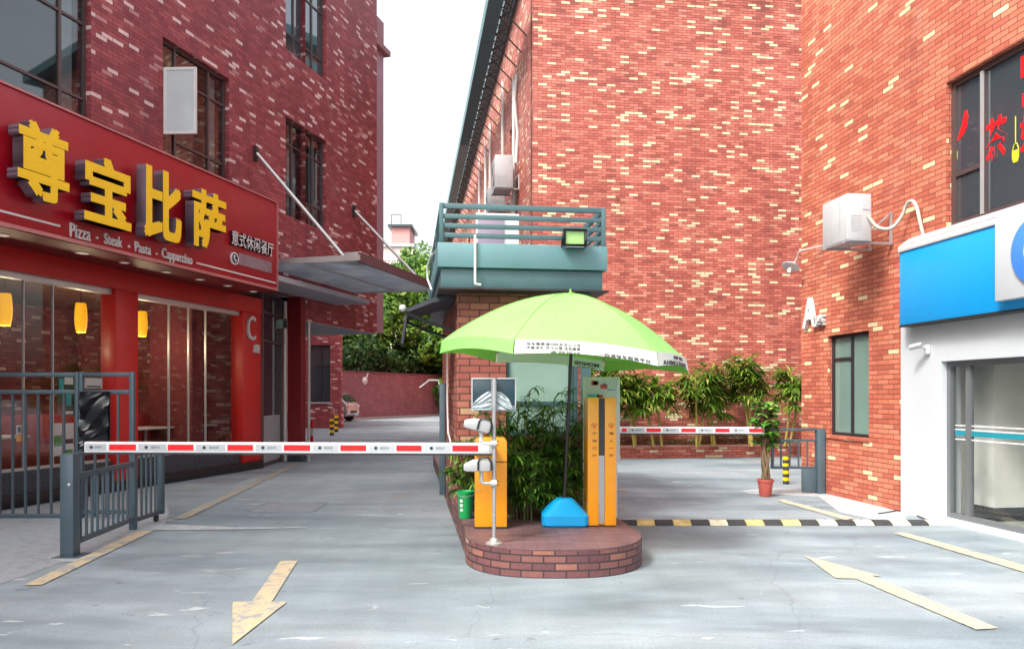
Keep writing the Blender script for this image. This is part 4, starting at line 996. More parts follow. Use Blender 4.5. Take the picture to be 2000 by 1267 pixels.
for side, txt in ((.07, '宁停三分'), (.66, '慢人一步')):
    for i, ch in enumerate(txt):
        z = 1.205-i*.075; w1 = .17*cw_ if ch != '一' else .17*cw_; h1 = .03 if ch != '一' else .005
        lettering('lettering', ch, cf, (side*cw_+.08*cw_, side*cw_+.08*cw_+w1, z-h1/2, z+h1/2), .001, M['brown_ink'], OC, .01, .0005)
    mb = MB(); c = cf.p(side*cw_+.16*cw_, .0005, 1.275); ax3 = (Vector((1, 0, 0)), Vector((0, 0, 1)), Vector((0, -1, 0)))
    mb.lathe(c, [(.018, 0), (.018, .001)], 14, ax=ax3); mb.build('emblem', M['orange_dark'], OC)
    mb = MB()
    for u, v_ in ((-.026, .012), (-.014, .027), (.006, .03), (.022, .018)): mb.lathe(c+Vector((u, 0, v_)), [(.0065, 0), (.0065, .001)], 10, ax=ax3)
    mb.build('emblem_dot', M['brown_ink'], OC)
NB = thing('notice_board', 'white framed notice board with a teal and white printed sheet behind the orange column', 'notice board', (.9, 8.55, ZI))
nx0, nx1 = (1139-1000)/F*8.5, (1211-1000)/F*8.5
mb = MB(); mb.wbox(nx0, nx1, 8.5, 8.54, .86, 1.80); mb.build('board', M['white'], NB, bevel=.006)
MB().wbox(nx0+.0, nx0+.03, 8.502, 8.538, ZI, .858).build('leg', M['white'], NB); MB().wbox(nx1-.06, nx1-.03, 8.502, 8.538, ZI, .858).build('leg', M['white'], NB)
o = MB().wbox(nx0+.02, nx1-.03, 8.494, 8.499, 1.5, 1.77).build('printed_sheet', M['white_wall'], NB)
r3 = random.Random(5)
for k in range(10):
    u = r3.random()*.24; v_ = r3.random()*.2; MB().wbox(nx0+.04+u, nx0+.04+u+.03+.06*r3.random(), 8.490, 8.493-.0002*k, 1.52+v_, 1.52+v_+.01+.04*r3.random()).build('printed_block', M['poster_teal'] if k % 3 else M['pink'], o)

# ================================================================ bucket
bkx, bky = (909-1000)/F*8.4, 8.42
BK = thing('bucket', 'green plastic bucket with white marks beside the orange barrier machine', 'bucket', (bkx, bky, ZI))
mb = MB(); mb.lathe((bkx, bky, ZI), [(.068, .003), (.07, .01), (.09, .28), (.097, .28), (.099, .3), (.092, .3), (.086, .285), (.067, .02), (0, .02)], 28); mb.build('body', M['green_plastic'], BK, smooth=40)
mb = MB()
for k in range(3):
    a = R(-118); rr = .083-.0; z = ZI+.1+.05*k; rad = .07+.02*(z-ZI)/.28
    mb.obox(Vector((bkx+(rad+.003)*math.cos(a), bky+(rad+.003)*math.sin(a), z)), (Vector((-math.sin(a), math.cos(a), 0)), Vector((math.cos(a), math.sin(a), 0)), Vector((0, 0, 1))), .016, .0025, .015)
mb.build('label_mark', M['white'], BK)
MB().tube([(bkx-.1, bky, ZI+.285), (bkx-.085, bky-.07, ZI+.26), (bkx, bky-.11, ZI+.245), (bkx+.085, bky-.07, ZI+.26), (bkx+.1, bky, ZI+.285)], .004, 6).build('handle', M['steel'], BK, smooth=60)

# ================================================================ speed bump
sb0, sb1 = gp(1208, 1026), gp(1838, 1022)
SB = thing('speed_bump', 'black and faded yellow rubber speed bump across the right lane', 'speed bump', ((sb0.x+sb1.x)/2, 9.55, 0))
nseg = 18; L = sb1.x-sb0.x
for k in range(nseg):
    a, b = sb0.x+L*k/nseg+.004, sb0.x+L*(k+1)/nseg-.004; sk = .12
    prof = [(0, .003), (.05, .028), (.13, .045), (.2, .045), (.28, .028), (.33, .003)]
    dy = 9.40; mb = MB(); A = [Vector((a+(sk*u if k else 0), dy+u, z)) for u, z in prof]; B_ = [Vector((b+sk*u, dy+u, z)) for u, z in prof]
    for i in range(5): mb.face([A[i], B_[i], B_[i+1], A[i+1]])
    mb.face(list(reversed(A))); mb.face(B_); mb.face([A[0], A[-1], B_[-1], B_[0]])
    m_ = M['rubber'] if k % 2 == 0 else (M['bump_yellow'] if k < 10 and k != 5 else M['bump_pale'])
    o = mb.build('rubber_segment', m_, SB)
    mb = MB(); mb.lathe((( a+b)/2+.02, dy+.165, .044), [(.014, 0), (.014, .003)], 8); mb.build('bolt', M['frame_dark'], o)

# ================================================================ fences on the left
def railpanel(t, fr, a0, a1, z0, zs, n, bw_=.024, rw=.04, zt=None):
    mb = MB()
    for z in zs: MB().box(fr, a0, a1, -rw/2, rw/2, z-rw*.55, z+rw*.55).build('rail', M['fence'], t, bevel=.004)
    pass
    for k in range(n):
        a = a0+(a1-a0)*(k+1)/(n+1); MB().box(fr, a-bw_/2, a+bw_/2, -bw_/2, bw_/2, z0, zt if zt else zs[-1]-.02).build('bar', M['fence'], t)
FY = 10.0; FT = thing('metal_fence', 'tall grey metal bar fence standing before the restaurant window', 'fence', (-7, FY, 0))
xp = lambda x: (x-1000)/F*FY
railpanel(FT, Fr((0, FY), (1, 0)), xp(-200), xp(150), .02, (.03, 1.64, 1.865), 13, .026, .05, 1.62)
for x0, x1 in ((148, 154.5), (155.5, 163), (254, 263), (-210, -200)): MB().wbox(xp(x0), xp(x1), FY-.03, FY+.03, 0, 1.9).build('post', M['fence'], FT, bevel=.004)
railpanel(FT, Fr((0, FY), (1, 0)), xp(163), xp(254), .02, (.08, 1.64, 1.865), 3, .026, .05, 1.62)
# black plastic sheet tied on the fence
BS_ = thing('black_sheet', 'crumpled black plastic sheet covering a board on the tall fence', 'plastic sheet', (xp(190), FY-.06, .98))
nx, nz = 16, 22; nx, nz = 40, 60; mb = MB()
def bagf(u, v): return .016*math.sin(16*v+5*u+2.2*math.sin(3.3*u+2*v))+.010*math.sin(27*v-9*u+3*math.sin(5*v))+.012*math.sin(5*u+7*v)
gx = [[(xp(161)+(xp(218)-xp(161))*i/nx, FY-.085-bagf(i/nx, k/nz), .9+.74*k/nz) for i in range(nx+1)] for k in range(nz+1)]
i0 = 0
for k in range(nz+1): mb.v += [Vector(p) for p in gx[k]]
for k in range(nz):
    for i in range(nx): q = k*(nx+1)+i; mb.f.append((q, q+1, q+nx+2, q+nx+1)); mb.m.append(0)
mb.build('sheet', M['bag'], BS_, smooth=70); MB().wbox(xp(161), xp(218), FY-.045, FY-.032, .9, 1.645).build('board', M['black'], BS_)
# short fence running along the lane
SFN = thing('metal_fence', 'short grey metal fence with a thick end post beside the left lane', 'fence', (-4.4, 8.6, 0))
qa, qb, qc = Vector((-4.36, 7.6, 0)), Vector((-4.50, 9.13, 0)), Vector((-4.5, 9.85, 0))
MB().wbox(-4.44, -4.31, 7.54, 7.67, 0, 1.02).build('post', M['fence'], SFN, bevel=.006)
o = MB().wbox(-4.5, -4.24, 7.5, 7.75, .002, .012).build('base_plate', M['fence'], SFN)
MB().lathe((-4.345, 7.539, .72), [(.016, 0), (.016, .012), (.008, .016)], 12, ax=(Vector((1, 0, 0)), Vector((0, 0, 1)), Vector((0, -1, 0)))).build('bolt', M['silver'], SFN)
fr1 = Fr((-4.37, 7.67), (qb.x+4.37, qb.y-7.67)); railpanel(SFN, fr1, 0, 1.42, .12, (.13, .79), 10, .022, .045)
MB().box(fr1, -.0, 1.45, -.03, .03, .985, 1.02).build('rail', M['fence'], SFN)
MB().box(fr1, 1.42, 1.5, -.035, .035, 0, 1.03).build('post', M['fence'], SFN, bevel=.004)
fr2 = Fr((qb.x, qb.y+.06), (qc.x-qb.x, qc.y-qb.y)); railpanel(SFN, fr2, 0.02, .62, .1, (.11, .93), 4, .022, .045)
MB().box(fr2, .62, .69, -.035, .035, 0.08, .98).build('post', M['fence'], SFN, bevel=.004)
mb = MB(); q = fr2.p(.52, 0, .05); mb.lathe(q, [(.048, -.015), (.048, .015)], 16, ax=(Vector((0, 1, 0)), Vector((0, 0, 1)), Vector((1, 0, 0)))); mb.build('caster', M['black'], SFN)

# ================================================================ right side: fence, potted tree, bollard, planter, lamp
RF = thing('metal_fence', 'short grey metal fence ending in a thick post near the orange brick corner', 'fence', (4.9, 12.5, 0))
fy = 12.5; xr = lambda x: (x-1000)/F*fy
railpanel(RF, Fr((0, fy), (1, 0)), xr(1508), xr(1594), .42, (.42, .86, 1.04), 4, .022, .036, .85)
MB().wbox(xr(1594), xr(1609), fy-.07, fy+.06, 0, 1.05).build('post', M['fence'], RF, bevel=.005)
MB().wbox(xr(1506), xr(1511), fy-.02, fy+.02, .4, 1.05).build('post', M['fence'], RF)
MB().wbox(xr(1566), xr(1594), fy-.02, fy+.02, .03, .40).build('lock_panel', M['fence'], RF, bevel=.003)
def bollard(label, x, y, h, r, cols, group=None, n=8):
    t = thing('bollard', label, 'bollard', (x, y, 0), group)
    for k in range(n):
        z0, z1 = h*k/n, h*(k+1)/n; MB().lathe((x, y, 0), [(r, z0+.0005), (r, z1-.0005)], 18).build('band', cols[k % len(cols)], t, smooth=40)
    MB().lathe((x, y, h), [(r, 0), (r*.8, r*.35), (0, r*.5)], 18).build('cap', cols[0], t, smooth=60)
    return t
by = 13.8; bollard('thick black and yellow striped bollard behind the short fence by the orange brick corner', (1535-1000)/F*by, by, .5, .055, [M['rubber'], M['yellow']])
p = gp(609, 866); bollard('red and white bollard nearest the barrier arm, by the glass entrance', p.x, p.y, .76, .05, [M['arm_red'], M['arm_white'], M['arm_red']], 'red and white bollards', 3)
p = gp(669, 834); bollard('red and white bollard beside the parked silver car', p.x, p.y, 1.0, .05, [M['arm_red'], M['arm_white']], 'red and white bollards', 6)
p = gp(648, 850); bollard('black and yellow bollard, the nearer of a pair before the annex', p.x, p.y, .66, .08, [M['rubber'], M['yellow']], 'black and yellow bollards', 6)
p = gp(657, 843); bollard('black and yellow bollard, the farther of a pair before the annex', p.x, p.y, .72, .08, [M['rubber'], M['yellow']], 'black and yellow bollards', 6)

PLF = Fr(BF.p(1.6, .95, 0).to_2d()[:], BF.d)
PT = thing('planter', 'long low brick planter bed along the foot of the red brick wall', 'planter', PLF.p(2.5, -.4, 0))
mb = MB(); mb.box(PLF, -.2, 5.6, -.12, 0, 0, .27); mb.box(PLF, -.2, -.08, -.94, -.12, 0, .27); mb.box(PLF, 5.48, 5.6, -.94, -.12, 0, .27); mb.build('kerb', M['brick_red'], PT)
MB().box(PLF, -.22, 5.62, -.15, .03, .271, .33).build('coping', mat('coping', S(188, 128, 116), .7, var=.15), PT, bevel=.006)
MB().box(PLF, -.08, 5.48, -.94, -.15, 0, .3).build('soil', M['soil'], PT)

# wall lamp on the orange brick corner
c = AF.p(.04, .1, 0); q = at(1545, 518, c.y-.05)
WL = thing('wall_lamp', 'white dish wall lamp on a bent arm at the orange brick corner', 'wall lamp', AF.p(.2, 0, q.z+.2))
ax4 = Matrix.Rotation(R(22), 3, 'Y') @ Matrix.Rotation(R(-14), 3, 'X'); X, Y, Z = ax4.col[0], ax4.col[1], ax4.col[2]
MB().lathe(q, [(.15, -.03), (.152, -.024), (.09, .02), (.03, .045), (0, .05)], 28, ax=(X, Y, Z)).build('dish', M['white'], WL, smooth=50)
MB().lathe(q, [(.0, -.16), (.028, -.15), (.034, -.1), (.03, -.02)], 14, ax=(X, Y, Z)).build('bulb', M['white'], WL, smooth=60)
MB().tube([q+Z*.04, q+Z*.1+X*.05, AF.p(.3, .2, q.z+.2), AF.p(.8, .03, q.z+.21)], .011, 8).build('arm', M['white'], WL, smooth=60)

# CCTV on the white shopfront
a_, z_ = AF.hit(1812, 676, .1)
CT = thing('security_camera', 'grey security camera on the white panel beside the shop door', 'camera', AF.p(a_, .08, z_))
MB().box(AF, a_-.03, a_+.03, .083, .13, z_-.1, z_+.02).build('mount', M['white'], CT, bevel=.006)
MB().tube([AF.p(a_, .13, z_-.02), AF.p(a_-.02, .2, z_-.0)], .018, 8).build('arm', M['white'], CT)
mb = MB(); mb.tube([AF.p(a_+.02, .19, z_+.02), AF.p(a_-.12, .26, z_-.01)], .036, 14); mb.build('body', M['sign_grey'], CT, smooth=40)
MB().tube([AF.p(a_-.121, .2605, z_-.01), AF.p(a_-.124, .262, z_-.011)], .03, 14).build('lens', M['black'], CT)

# ================================================================ air conditioners
def aircon(label, fr, a0, a1, w0, w1, z0, z1, bracket=True, pipe=None, group='outdoor air conditioners', fan=True):
    t = thing('air_conditioner', label, 'air conditioner', fr.p((a0+a1)/2, 0, z0), group)
    mb = MB().box(fr, a0, a1, w0, w1, z0, z1); mb.build('casing', M['ac_white'], t, bevel=.014)
    ca, cz = a0+(a1-a0)*.4, (z0+z1)/2; rr = (z1-z0)*.4; ax = (Vector((*fr.d, 0)), Vector((0, 0, 1)), Vector((*fr.n, 0)))
    mb = MB()
    for k in range(1, 6): mb.lathe(fr.p(ca, w1+.001, cz), [(rr*k/5, 0), (rr*k/5, .006), (rr*k/5-.008, .006), (rr*k/5-.008, 0)], 28, ax=ax)
    if fan: mb.build('fan_grille', M['arm_grey'], t)
    mb = MB(); mb.box(fr, a1-.19, a1-.18, w1+.001, w1+.003, z0+.02, z1-.02); mb.box(fr, a0+.01, a1+.002, w0, w1+.002, z0-.012, z0-.001); mb.build('panel_seam', M['sign_grey'], t)
    mb = MB(); mb.box(fr, a1+.001, a1+.006, w0+.03, w0+.13, z1-.22, z1-.08); mb.build('service_cover', M['arm_grey'], t)
    mb = MB()
    for k in range(7): mb.box(fr, a1+.001, a1+.004, w0+.16, w1-.05, z0+.12+.035*k, z0+.128+.035*k)
    mb.build('side_vent', M['sign_grey'], t)
    if bracket:
        mb = MB()
        for a in (a0+.08, a1-.08): mb.bar(fr.p(a, .0, z0-.025), fr.p(a, w1+.04, z0-.025), .035)
        for a in (a0+.08, a1-.08): mb.bar(fr.p(a, .02, z0-.04), fr.p(a, .02, z0+.42), .035, .02)
        for a in (a0+.08, a1-.08): mb.bar(fr.p(a, .03, z0+.4), fr.p(a, w0+.12, z0-.0), .035, .02)
        mb.bar(fr.p(a0-.05, w1, z0-.02), fr.p(a1+.05, w1, z0-.02), .03)
        mb.build('bracket', M['steel'], t)
    if pipe: MB().tube(pipe, .024, 8).build('hose', M['hose'], t, smooth=60)
    return t
ya = 10.62; 
aA = AF.at(1606, .72); aB = AF.at(1655, .72)
z0, z1 = 3.74, 4.38
kp = [(.0, .42, .34), (.1, .34, .16), (.22, .22, .12), (.3, .12, .26), (.36, .1, .38), (.44, .1, .43), (.53, .1, .4), (.6, .1, .28), (.65, .1, .12), (.68, .06, -.12)]
def smoothpath(k, n=5):
    o = []
    for i in range(len(k)-1):
        p0, p1, p2, p3 = (Vector(k[max(0, i-1)]), Vector(k[i]), Vector(k[i+1]), Vector(k[min(len(k)-1, i+2)]))
        for j in range(n): t = j/n; o.append(.5*((2*p1)+(p2-p0)*t+(2*p0-5*p1+4*p2-p3)*t*t+(3*p1-p0-3*p2+p3)*t**3))
    return o+[Vector(k[-1])]
h = [AF.p(aB+q.x, q.y, z0+q.z) for q in smoothpath(kp)]
aircon('large white air conditioner on a steel bracket above the A letters', AF, aA, aB, .36, .72, z0, z1, True, h, fan=False)
for x1, yt, yb, hh, lab in ((1002, 303, 366, .9, 'white air conditioner on the lane side of the red block, upper one over the balcony'), (986, 366, 412, .8, 'white air conditioner further back, just over the balcony top rail')):
    a1_ = BS.at(x1, .2); zt_, zb_ = BS.hit(x1, yt, .2)[1], BS.hit(x1, yb, .2)[1]
    aircon(lab, BS, a1_-hh, a1_, .2, .72, zb_, zt_)

P = [gp(1716, 1004), gp(1735, 1001), gp(1752, 998), gp(1768, 1000), gp(1790, 1008), gp(1815, 1018), gp(1826, 1020)]
mb = MB(); mb.tube([(p.x, p.y, .012) for p in P], .008, 6)
solo('cable', mb, M['black'], 'thin black cable lying on the ground along the white shopfront foot', 'cable', (P[3].x, P[3].y, 0), smooth=60)
# ================================================================ dining room things seen through the glass
def pendant(label, x, yt, yb, w_):
    a, zt = LF.hit(x, yt, w_); zb = LF.hit(x, yb, w_)[1]; c = LF.p(a, w_, 0); h = zt-zb; r = h*.2
    t = thing('pendant_lamp', label, 'pendant lamp', (c.x, c.y, zb), 'yellow pendant lamps')
    MB().lathe((c.x, c.y, zb), [(r*.72, 0), (r*.95, h*.25), (r, h*.55), (r*.9, h*.85), (r*.78, h)], 20).build('lamp_shade', M['lamp_yellow'], t, smooth=60)
    MB().tube([(c.x, c.y, zt), (c.x, c.y, 3.49)], .006, 6).build('cord', M['black'], t)
    pl = bpy.data.lights.new('lamp_bulb', 'POINT'); pl.energy = 12; pl.color = (1, .8, .5); pl.shadow_soft_size = .1
    po = bpy.data.objects.new('lamp_bulb', pl); C.objects.link(po); po.parent = t; po.location = (0, 0, -.12)
pendant('yellow pendant lamp at the photo edge, leftmost of the three in the restaurant window', 10, 573, 636, -1.2)
pendant('yellow pendant lamp in the middle of the first restaurant window', 158, 592, 649, -1.2)
pendant('yellow pendant lamp just right of the red pillar in the restaurant', 278, 608, 657, -1.0)
def table(label, x0, x1, y, w_):
    a0, a1 = LF.at(x0, w_), LF.at(x1, w_); z = .96
    t = thing('dining_table', label, 'table', LF.p((a0+a1)/2, w_, .212), 'restaurant tables')
    MB().box(LF, a0, a1, w_-.7, w_, z-.035, z).build('tabletop', M['white'], t, bevel=.006)
    q = LF.p((a0+a1)/2, w_-.35, 0); MB().lathe((q.x, q.y, .03), [(.22, .182), (.22, .2), (.03, .215), (.03, .89)], 16).build('pedestal', M['steel'], t, smooth=40)
table('white restaurant table in front of the red bench, behind the tall fence', -30, 60, 0, -.9)
table('white restaurant table near the red pillar, above the barrier arm', 272, 352, 0, -1.0)
table('white restaurant table nearest the floor lamp', 396, 444, 0, -1.0)
for lab, x0, x1, w_ in (('low red bench partition behind the tall fence in the restaurant', -260, 215, -1.75), ('low red bench partition around the tables behind the barrier arm', 275, 470, -1.9)):
    a0, a1 = LF.at(x0, w_), LF.at(x1, w_); t = thing('bench', lab, 'bench', LF.p((a0+a1)/2, w_, .212), 'restaurant benches')
    MB().box(LF, a0, a1, w_-.12, w_, .212, 1.26).build('backrest', mat('bench_red', S(132, 30, 42), .4), t, bevel=.01)
    MB().box(LF, a0+.05, a1-.05, w_+.002, w_+.45, .212, .64).build('seat', mat('bench_seat', S(110, 44, 36), .5), t, bevel=.02)
a, z = LF.hit(416, 772, -1.4); q = LF.p(a, -1.4, 0)
FL = thing('floor_lamp', 'white shaded floor lamp standing in the restaurant by the dark red drape', 'floor lamp', (q.x, q.y, .212))
MB().lathe((q.x, q.y, 1.48), [(.14, 0), (.085, .46)], 20).build('lamp_shade', M['lamp_white'], FL, smooth=60)
MB().lathe((q.x, q.y, .212), [(.14, 0), (.14, .02), (.012, .03), (.012, 1.3)], 14).build('stand', M['steel'], FL, smooth=40)
# posters stuck inside the restaurant glass
def poster(label, x0, x1, y0, y1, m, bands):
    w_ = -.155; a0, a1 = LF.at(x0, w_), LF.at(x1, w_); xm = (x0+x1)/2; zt, zb = LF.hit(xm, y0, w_)[1], LF.hit(xm, y1, w_)[1]
    t = thing('poster', label, 'poster', LF.p((a0+a1)/2, w_, zb)); MB().box(LF, a0, a1, w_-.006, w_, zb, zt).build('sheet', m, t)
    for f0, f1, u0, u1, mm in bands: MB().box(LF, a0+(a1-a0)*u0, a0+(a1-a0)*u1, w_+.0005, w_+.002, zb+(zt-zb)*f0, zb+(zt-zb)*f1).build('printed_block', mm, t)
poster('teal and white poster in the restaurant glass behind the tall fence', 112, 146, 735, 812, M['pane_dark'], [(.55, .95, .1, .35, M['poster_teal']), (.8, .98, .4, .9, M['white']), (.05, .12, .3, .9, M['white']), (.25, .6, .5, .8, M['poster_teal'])])
poster('green and white price list on the restaurant glass behind the tall fence', 104, 121, 826, 890, M['white'], [(.3, .62, .05, .95, M['poster_green'])])
poster('pale price list beside the green one on the restaurant glass', 124, 144, 826, 890, M['white'], [(.38, .52, .05, .95, M['ink']), (.1, .2, .1, .9, M['poster_green'])])
poster('small white notice on the restaurant glass above the black sheet', 166, 200, 738, 758, M['white'], [(.1, .25, .1, .9, M['ink'])])
poster('small orange and white card near the photo edge, on the restaurant glass', 32, 43, 830, 862, M['white'], [(.0, .45, .0, 1, M['orange']), (.55, .9, .2, .8, M['ink'])])
# dustpan and broom in the showroom
a, z = AF.hit(1958, 990, -1.3); q = AF.p(a, -1.3, .03)
DP = thing('dustpan', 'pink dustpan lying on the pale showroom floor by the white column', 'dustpan', q)
mb = MB(); mb.prism([q+Vector((u, v_, z_)) for u, v_, z_ in ((-.2, -.12, .01), (.2, -.14, .01), (.14, .1, .02), (-.14, .1, .02))], (0, 0, .2)); mb.build('pan', M['pink'], DP, bevel=.03)
BR = thing('broom', 'long thin broom leaning in the showroom beside the pink dustpan', 'broom', q+Vector((.25, .2, 0)))
MB().tube([q+Vector((.25, -.05, .06)), q+Vector((.02, .35, 1.0))], .012, 8).build('handle', M['steel'], BR)
mb = MB(); mb.prism([q+Vector((.1, -.1, .0)), q+Vector((.42, -.12, .0)), q+Vector((.34, -.08, .09)), q+Vector((.2, -.06, .09))], (0, .06, 0)); mb.build('bristles', M['white'], BR)

# ================================================================ plants
def blade(mb, p, d, L, wd, droop=.4, n=3):
    d = d.normalized(); s_ = d.cross(Vector((0, 0, 1))); s_ = s_.normalized() if s_.length > .01 else Vector((1, 0, 0))
    i0 = len(mb.v); q = p.copy(); step = L/n; ws = [.35, 1, .8, 0] if n == 3 else [.4, 1, 0]
    for k in range(n+1):
        w_ = wd*ws[k]/2
        mb.v += [q-s_*w_, q+s_*w_] if k < n else [q]
        d = (d+Vector((0, 0, -droop*(k+1)/n))).normalized(); q = q+d*step
    for k in range(n-1): mb.f.append((i0+2*k, i0+2*k+1, i0+2*k+3, i0+2*k+2)); mb.m.append(0)
    k = n-1; mb.f.append((i0+2*k, i0+2*k+1, i0+2*k+2)); mb.m.append(0)
def rdir(r, up=.0):
    a = r.random()*2*math.pi; z = r.uniform(-.5, .9)+up; return Vector((math.cos(a), math.sin(a), z)).normalized()
def fan_plant(t, base, stems, hmin, hmax, spread, fans, L, wd, matl, seed, stem_m, stem_r=.012, lean=.2, droop=.55, leaves=9, crown=None):
    r = random.Random(seed); sm = MB(); lm = MB()
    for k in range(stems):
        a = r.random()*2*math.pi; h = r.uniform(hmin, hmax); b = base+Vector((math.cos(a), math.sin(a), 0))*spread*.5*r.random()
        tip = b+Vector((math.cos(a)*lean*h, math.sin(a)*lean*h, h)); mid = (b+tip)/2+Vector((r.uniform(-.04, .04), r.uniform(-.04, .04), 0))
        sm.tube([b, mid, tip], [stem_r, stem_r*.9, stem_r*.6], 7)
        for f in range(fans):
            u = 1-(f/fans)*(crown if crown else .75); o = b+(mid-b)*min(1, u*2) if u < .5 else mid+(tip-mid)*(u-.5)*2
            fd = rdir(r, .25); fl = r.uniform(.5, 1)*L*.9; hub = o+fd*fl; sm.tube([o, o+fd*fl*.5+Vector((0, 0, .02)), hub], .004, 4, caps=False)
            for q in range(leaves):
                aa = (q/(leaves-1)-.5)*R(210); side = fd.cross(Vector((0, 0, 1))).normalized()
                dd = fd*math.cos(aa)+side*math.sin(aa)+Vector((0, 0, r.uniform(-.25, .25)))
                blade(lm, hub, dd, L*r.uniform(.7, 1.15), wd*r.uniform(.7, 1.2), droop*r.uniform(.5, 1.3))
    sm.build('stem', stem_m, t, smooth=60); lm.build('foliage', matl, t)
    return t
# bushy lady palms on the island
ip = [((-.42, 9.0), 10, .5, .95, 'narrow leaved palm bush at the brick corner, behind the green bucket'),
      ((.0, 8.75), 13, .8, 1.45, 'dense narrow leaved palm bush just behind the steel pole'),
      ((.33, 8.85), 13, .7, 1.35, 'dense narrow leaved palm bush behind the blue parasol foot'),
      ((.64, 8.9), 12, .7, 1.40, 'dense narrow leaved palm bush beside the tall orange column'),
      ((.15, 8.35), 9, .35, .8, 'low narrow leaved palm bush in front, right of the orange barrier machine'),
      ((.5, 8.42), 9, .3, .75, 'low narrow leaved palm bush in front, behind the parasol pole')]
for i, ((x, y), ns, h0, h1, lab) in enumerate(ip):
    t = thing('palm_bush', lab, 'plant', (x, y, ZI), 'palm bushes on the island')
    fan_plant(t, Vector((x, y, ZI)), ns, h0, h1, .38, 11, .18, .024, M['leaf_bamboo'], 20+i, M['leaf_stem'], .008, .16, .6, 9)
# yellow stemmed palms in the planter
def palm(label, px, ybase, ytop, depth, stems, seed, wide=1.0):
    c = at(px, 800, depth); zt = H-(ytop-HY)/F*depth; b = Vector((c.x, c.y, .3))
    t = thing('fan_palm', label, 'palm', b, 'fan palms along the wall')
    fan_plant(t, b, stems, (zt-.3)*.62, (zt-.3)*.84, .6*wide, 32, .46, .056, M['leaf_palm'], seed, M['bamboo'], .035, .16*wide, .5, 13, crown=.40)
for i, (px, yt, dp, ns, lab) in enumerate([
    (1180, 692, 19.0, 2, 'fan palm with drooping leaves partly behind the orange column'),
    (1245, 698, 19.2, 2, 'fan palm with drooping leaves right of the notice board'),
    (1296, 694, 19.35, 2, 'fan palm with leaning yellow stems, second right of the notice board'),
    (1362, 686, 19.3, 2, 'bright green fan palm near the middle of the planter'),
    (1412, 716, 19.4, 2, 'lower fan palm between the bright one and the tall pair'),
    (1470, 672, 19.4, 3, 'tallest fan palm, rising behind the potted tree'),
    (1528, 692, 19.5, 2, 'fan palm squeezed against the orange brick corner')]):
    palm(lab, px, 872, yt, dp, ns, 40+i)
# low plants in the bed
mb = MB(); r = random.Random(77)
for k in range(1500):
    a = r.uniform(0, 5.4); w_ = r.uniform(-.9, -.18); p = PLF.p(a, w_, .3+r.random()*(.1+.12*(math.sin(a*2.1)+1)))
    blade(mb, p, rdir(r, .5), r.uniform(.06, .14), .03, .3, 2)
tag(mb.build('ground_cover', M['leaf_cover'], None, loc=PLF.p(2.7, -.5, .3)), kind='stuff', label='low pale green ground cover in the brick planter', cat='ground cover')
# potted money tree
pb = gp(1495, 969); PTr = thing('potted_tree', 'braided trunk tree with round glossy leaves in a terracotta pot before the short fence', 'potted plant', (pb.x, pb.y, 0))
MB().lathe((pb.x, pb.y, 0), [(.085, .002), (.09, .01), (.118, .235), (.13, .237), (.132, .275), (.118, .275), (.112, .24), (.1, .22), (0, .22)], 26).build('pot', M['terracotta'], PTr, smooth=40)
MB().lathe((pb.x, pb.y, 0), [(.1, .232), (0, .24)], 20).build('soil', M['soil'], PTr)
mb = MB()
for k in range(5):
    P = [];
    for j in range(15): a = 2*math.pi*k/5+j*.5*(1 if k % 2 else -1)*.55; rr = .052-.0012*j; P.append((pb.x+rr*math.cos(a), pb.y+rr*math.sin(a), .23+.058*j))
    mb.tube(P, .024, 7)
mb.build('trunk', M['bark'], PTr, smooth=60)
mb = MB(); sm = MB(); r = random.Random(12)
for k in range(64):
    a = r.random()*2*math.pi; z = r.uniform(.76, 1.46); o = Vector((pb.x, pb.y, z)); rr = r.uniform(.08, .2)*(1.15-abs(z-1.1)*.9); hub = o+Vector((math.cos(a)*rr, math.sin(a)*rr, r.uniform(.02, .1)))
    sm.tube([Vector((pb.x, pb.y, z-.06)), hub], .006, 5, caps=False)
    for q in range(5):
        d = (Vector((math.cos(a+q*1.25), math.sin(a+q*1.25), r.uniform(-.2, .3)))); L = r.uniform(.1, .16); blade(mb, hub, d, L, L*.62, .45)
sm.tube([(pb.x, pb.y, 1.0), (pb.x+.01, pb.y, 1.3)], .02, 7); sm.build('twig', M['bark'], PTr); mb.build('foliage', M['leaf_money'], PTr)

# ================================================================ background: boundary wall, trees, car, far house
w0, w1 = Vector((-12.5, 45.0, 0)), Vector((-4.6, 62, 0)); BWf = Fr((w0.x, w0.y), (w1.x-w0.x, w1.y-w0.y)); BWL = (w1-w0).length
BW = thing('boundary_wall', 'plain mauve brick boundary wall at the end of the left lane below the trees', 'wall', (w0+w1)/2)
MB().box(BWf, -10, BWL+6, -.3, 0, 0, 3.05).build('wall', M['brick_wall'], BW)
MB().box(BWf, -10, BWL+6, -.36, .05, 3.053, 3.16).build('coping', mat('wall_coping', S(110, 70, 78), .8), BW)
q = at(712, 742, 48); q = BWf.p(BWf.at(712, .02), .03, q.z)
WF = thing('wall_fan', 'pale round lamp fixed high on the mauve boundary wall', 'lamp', q)
MB().lathe(q, [(0, .12), (.2, .1), (.26, .02), (.27, 0)], 20, ax=(Vector((*BWf.d, 0)), Vector((0, 0, 1)), Vector((*BWf.n, 0)))).build('dish', M['white'], WF, smooth=60)
MB().tube([q+Vector((.1, -.05, .1)), q+Vector((.25, -.12, .5))], .03, 6).build('bracket', M['white'], WF)
q0, q1 = gp(664, 836), gp(870, 806)
kb = MB(); kb.box(BWf, -9, BWL+5, .01, .25, 0, .13); tag(kb.build('kerb', M['pave_pale'], loc=(0, 0, 0)), kind='structure')

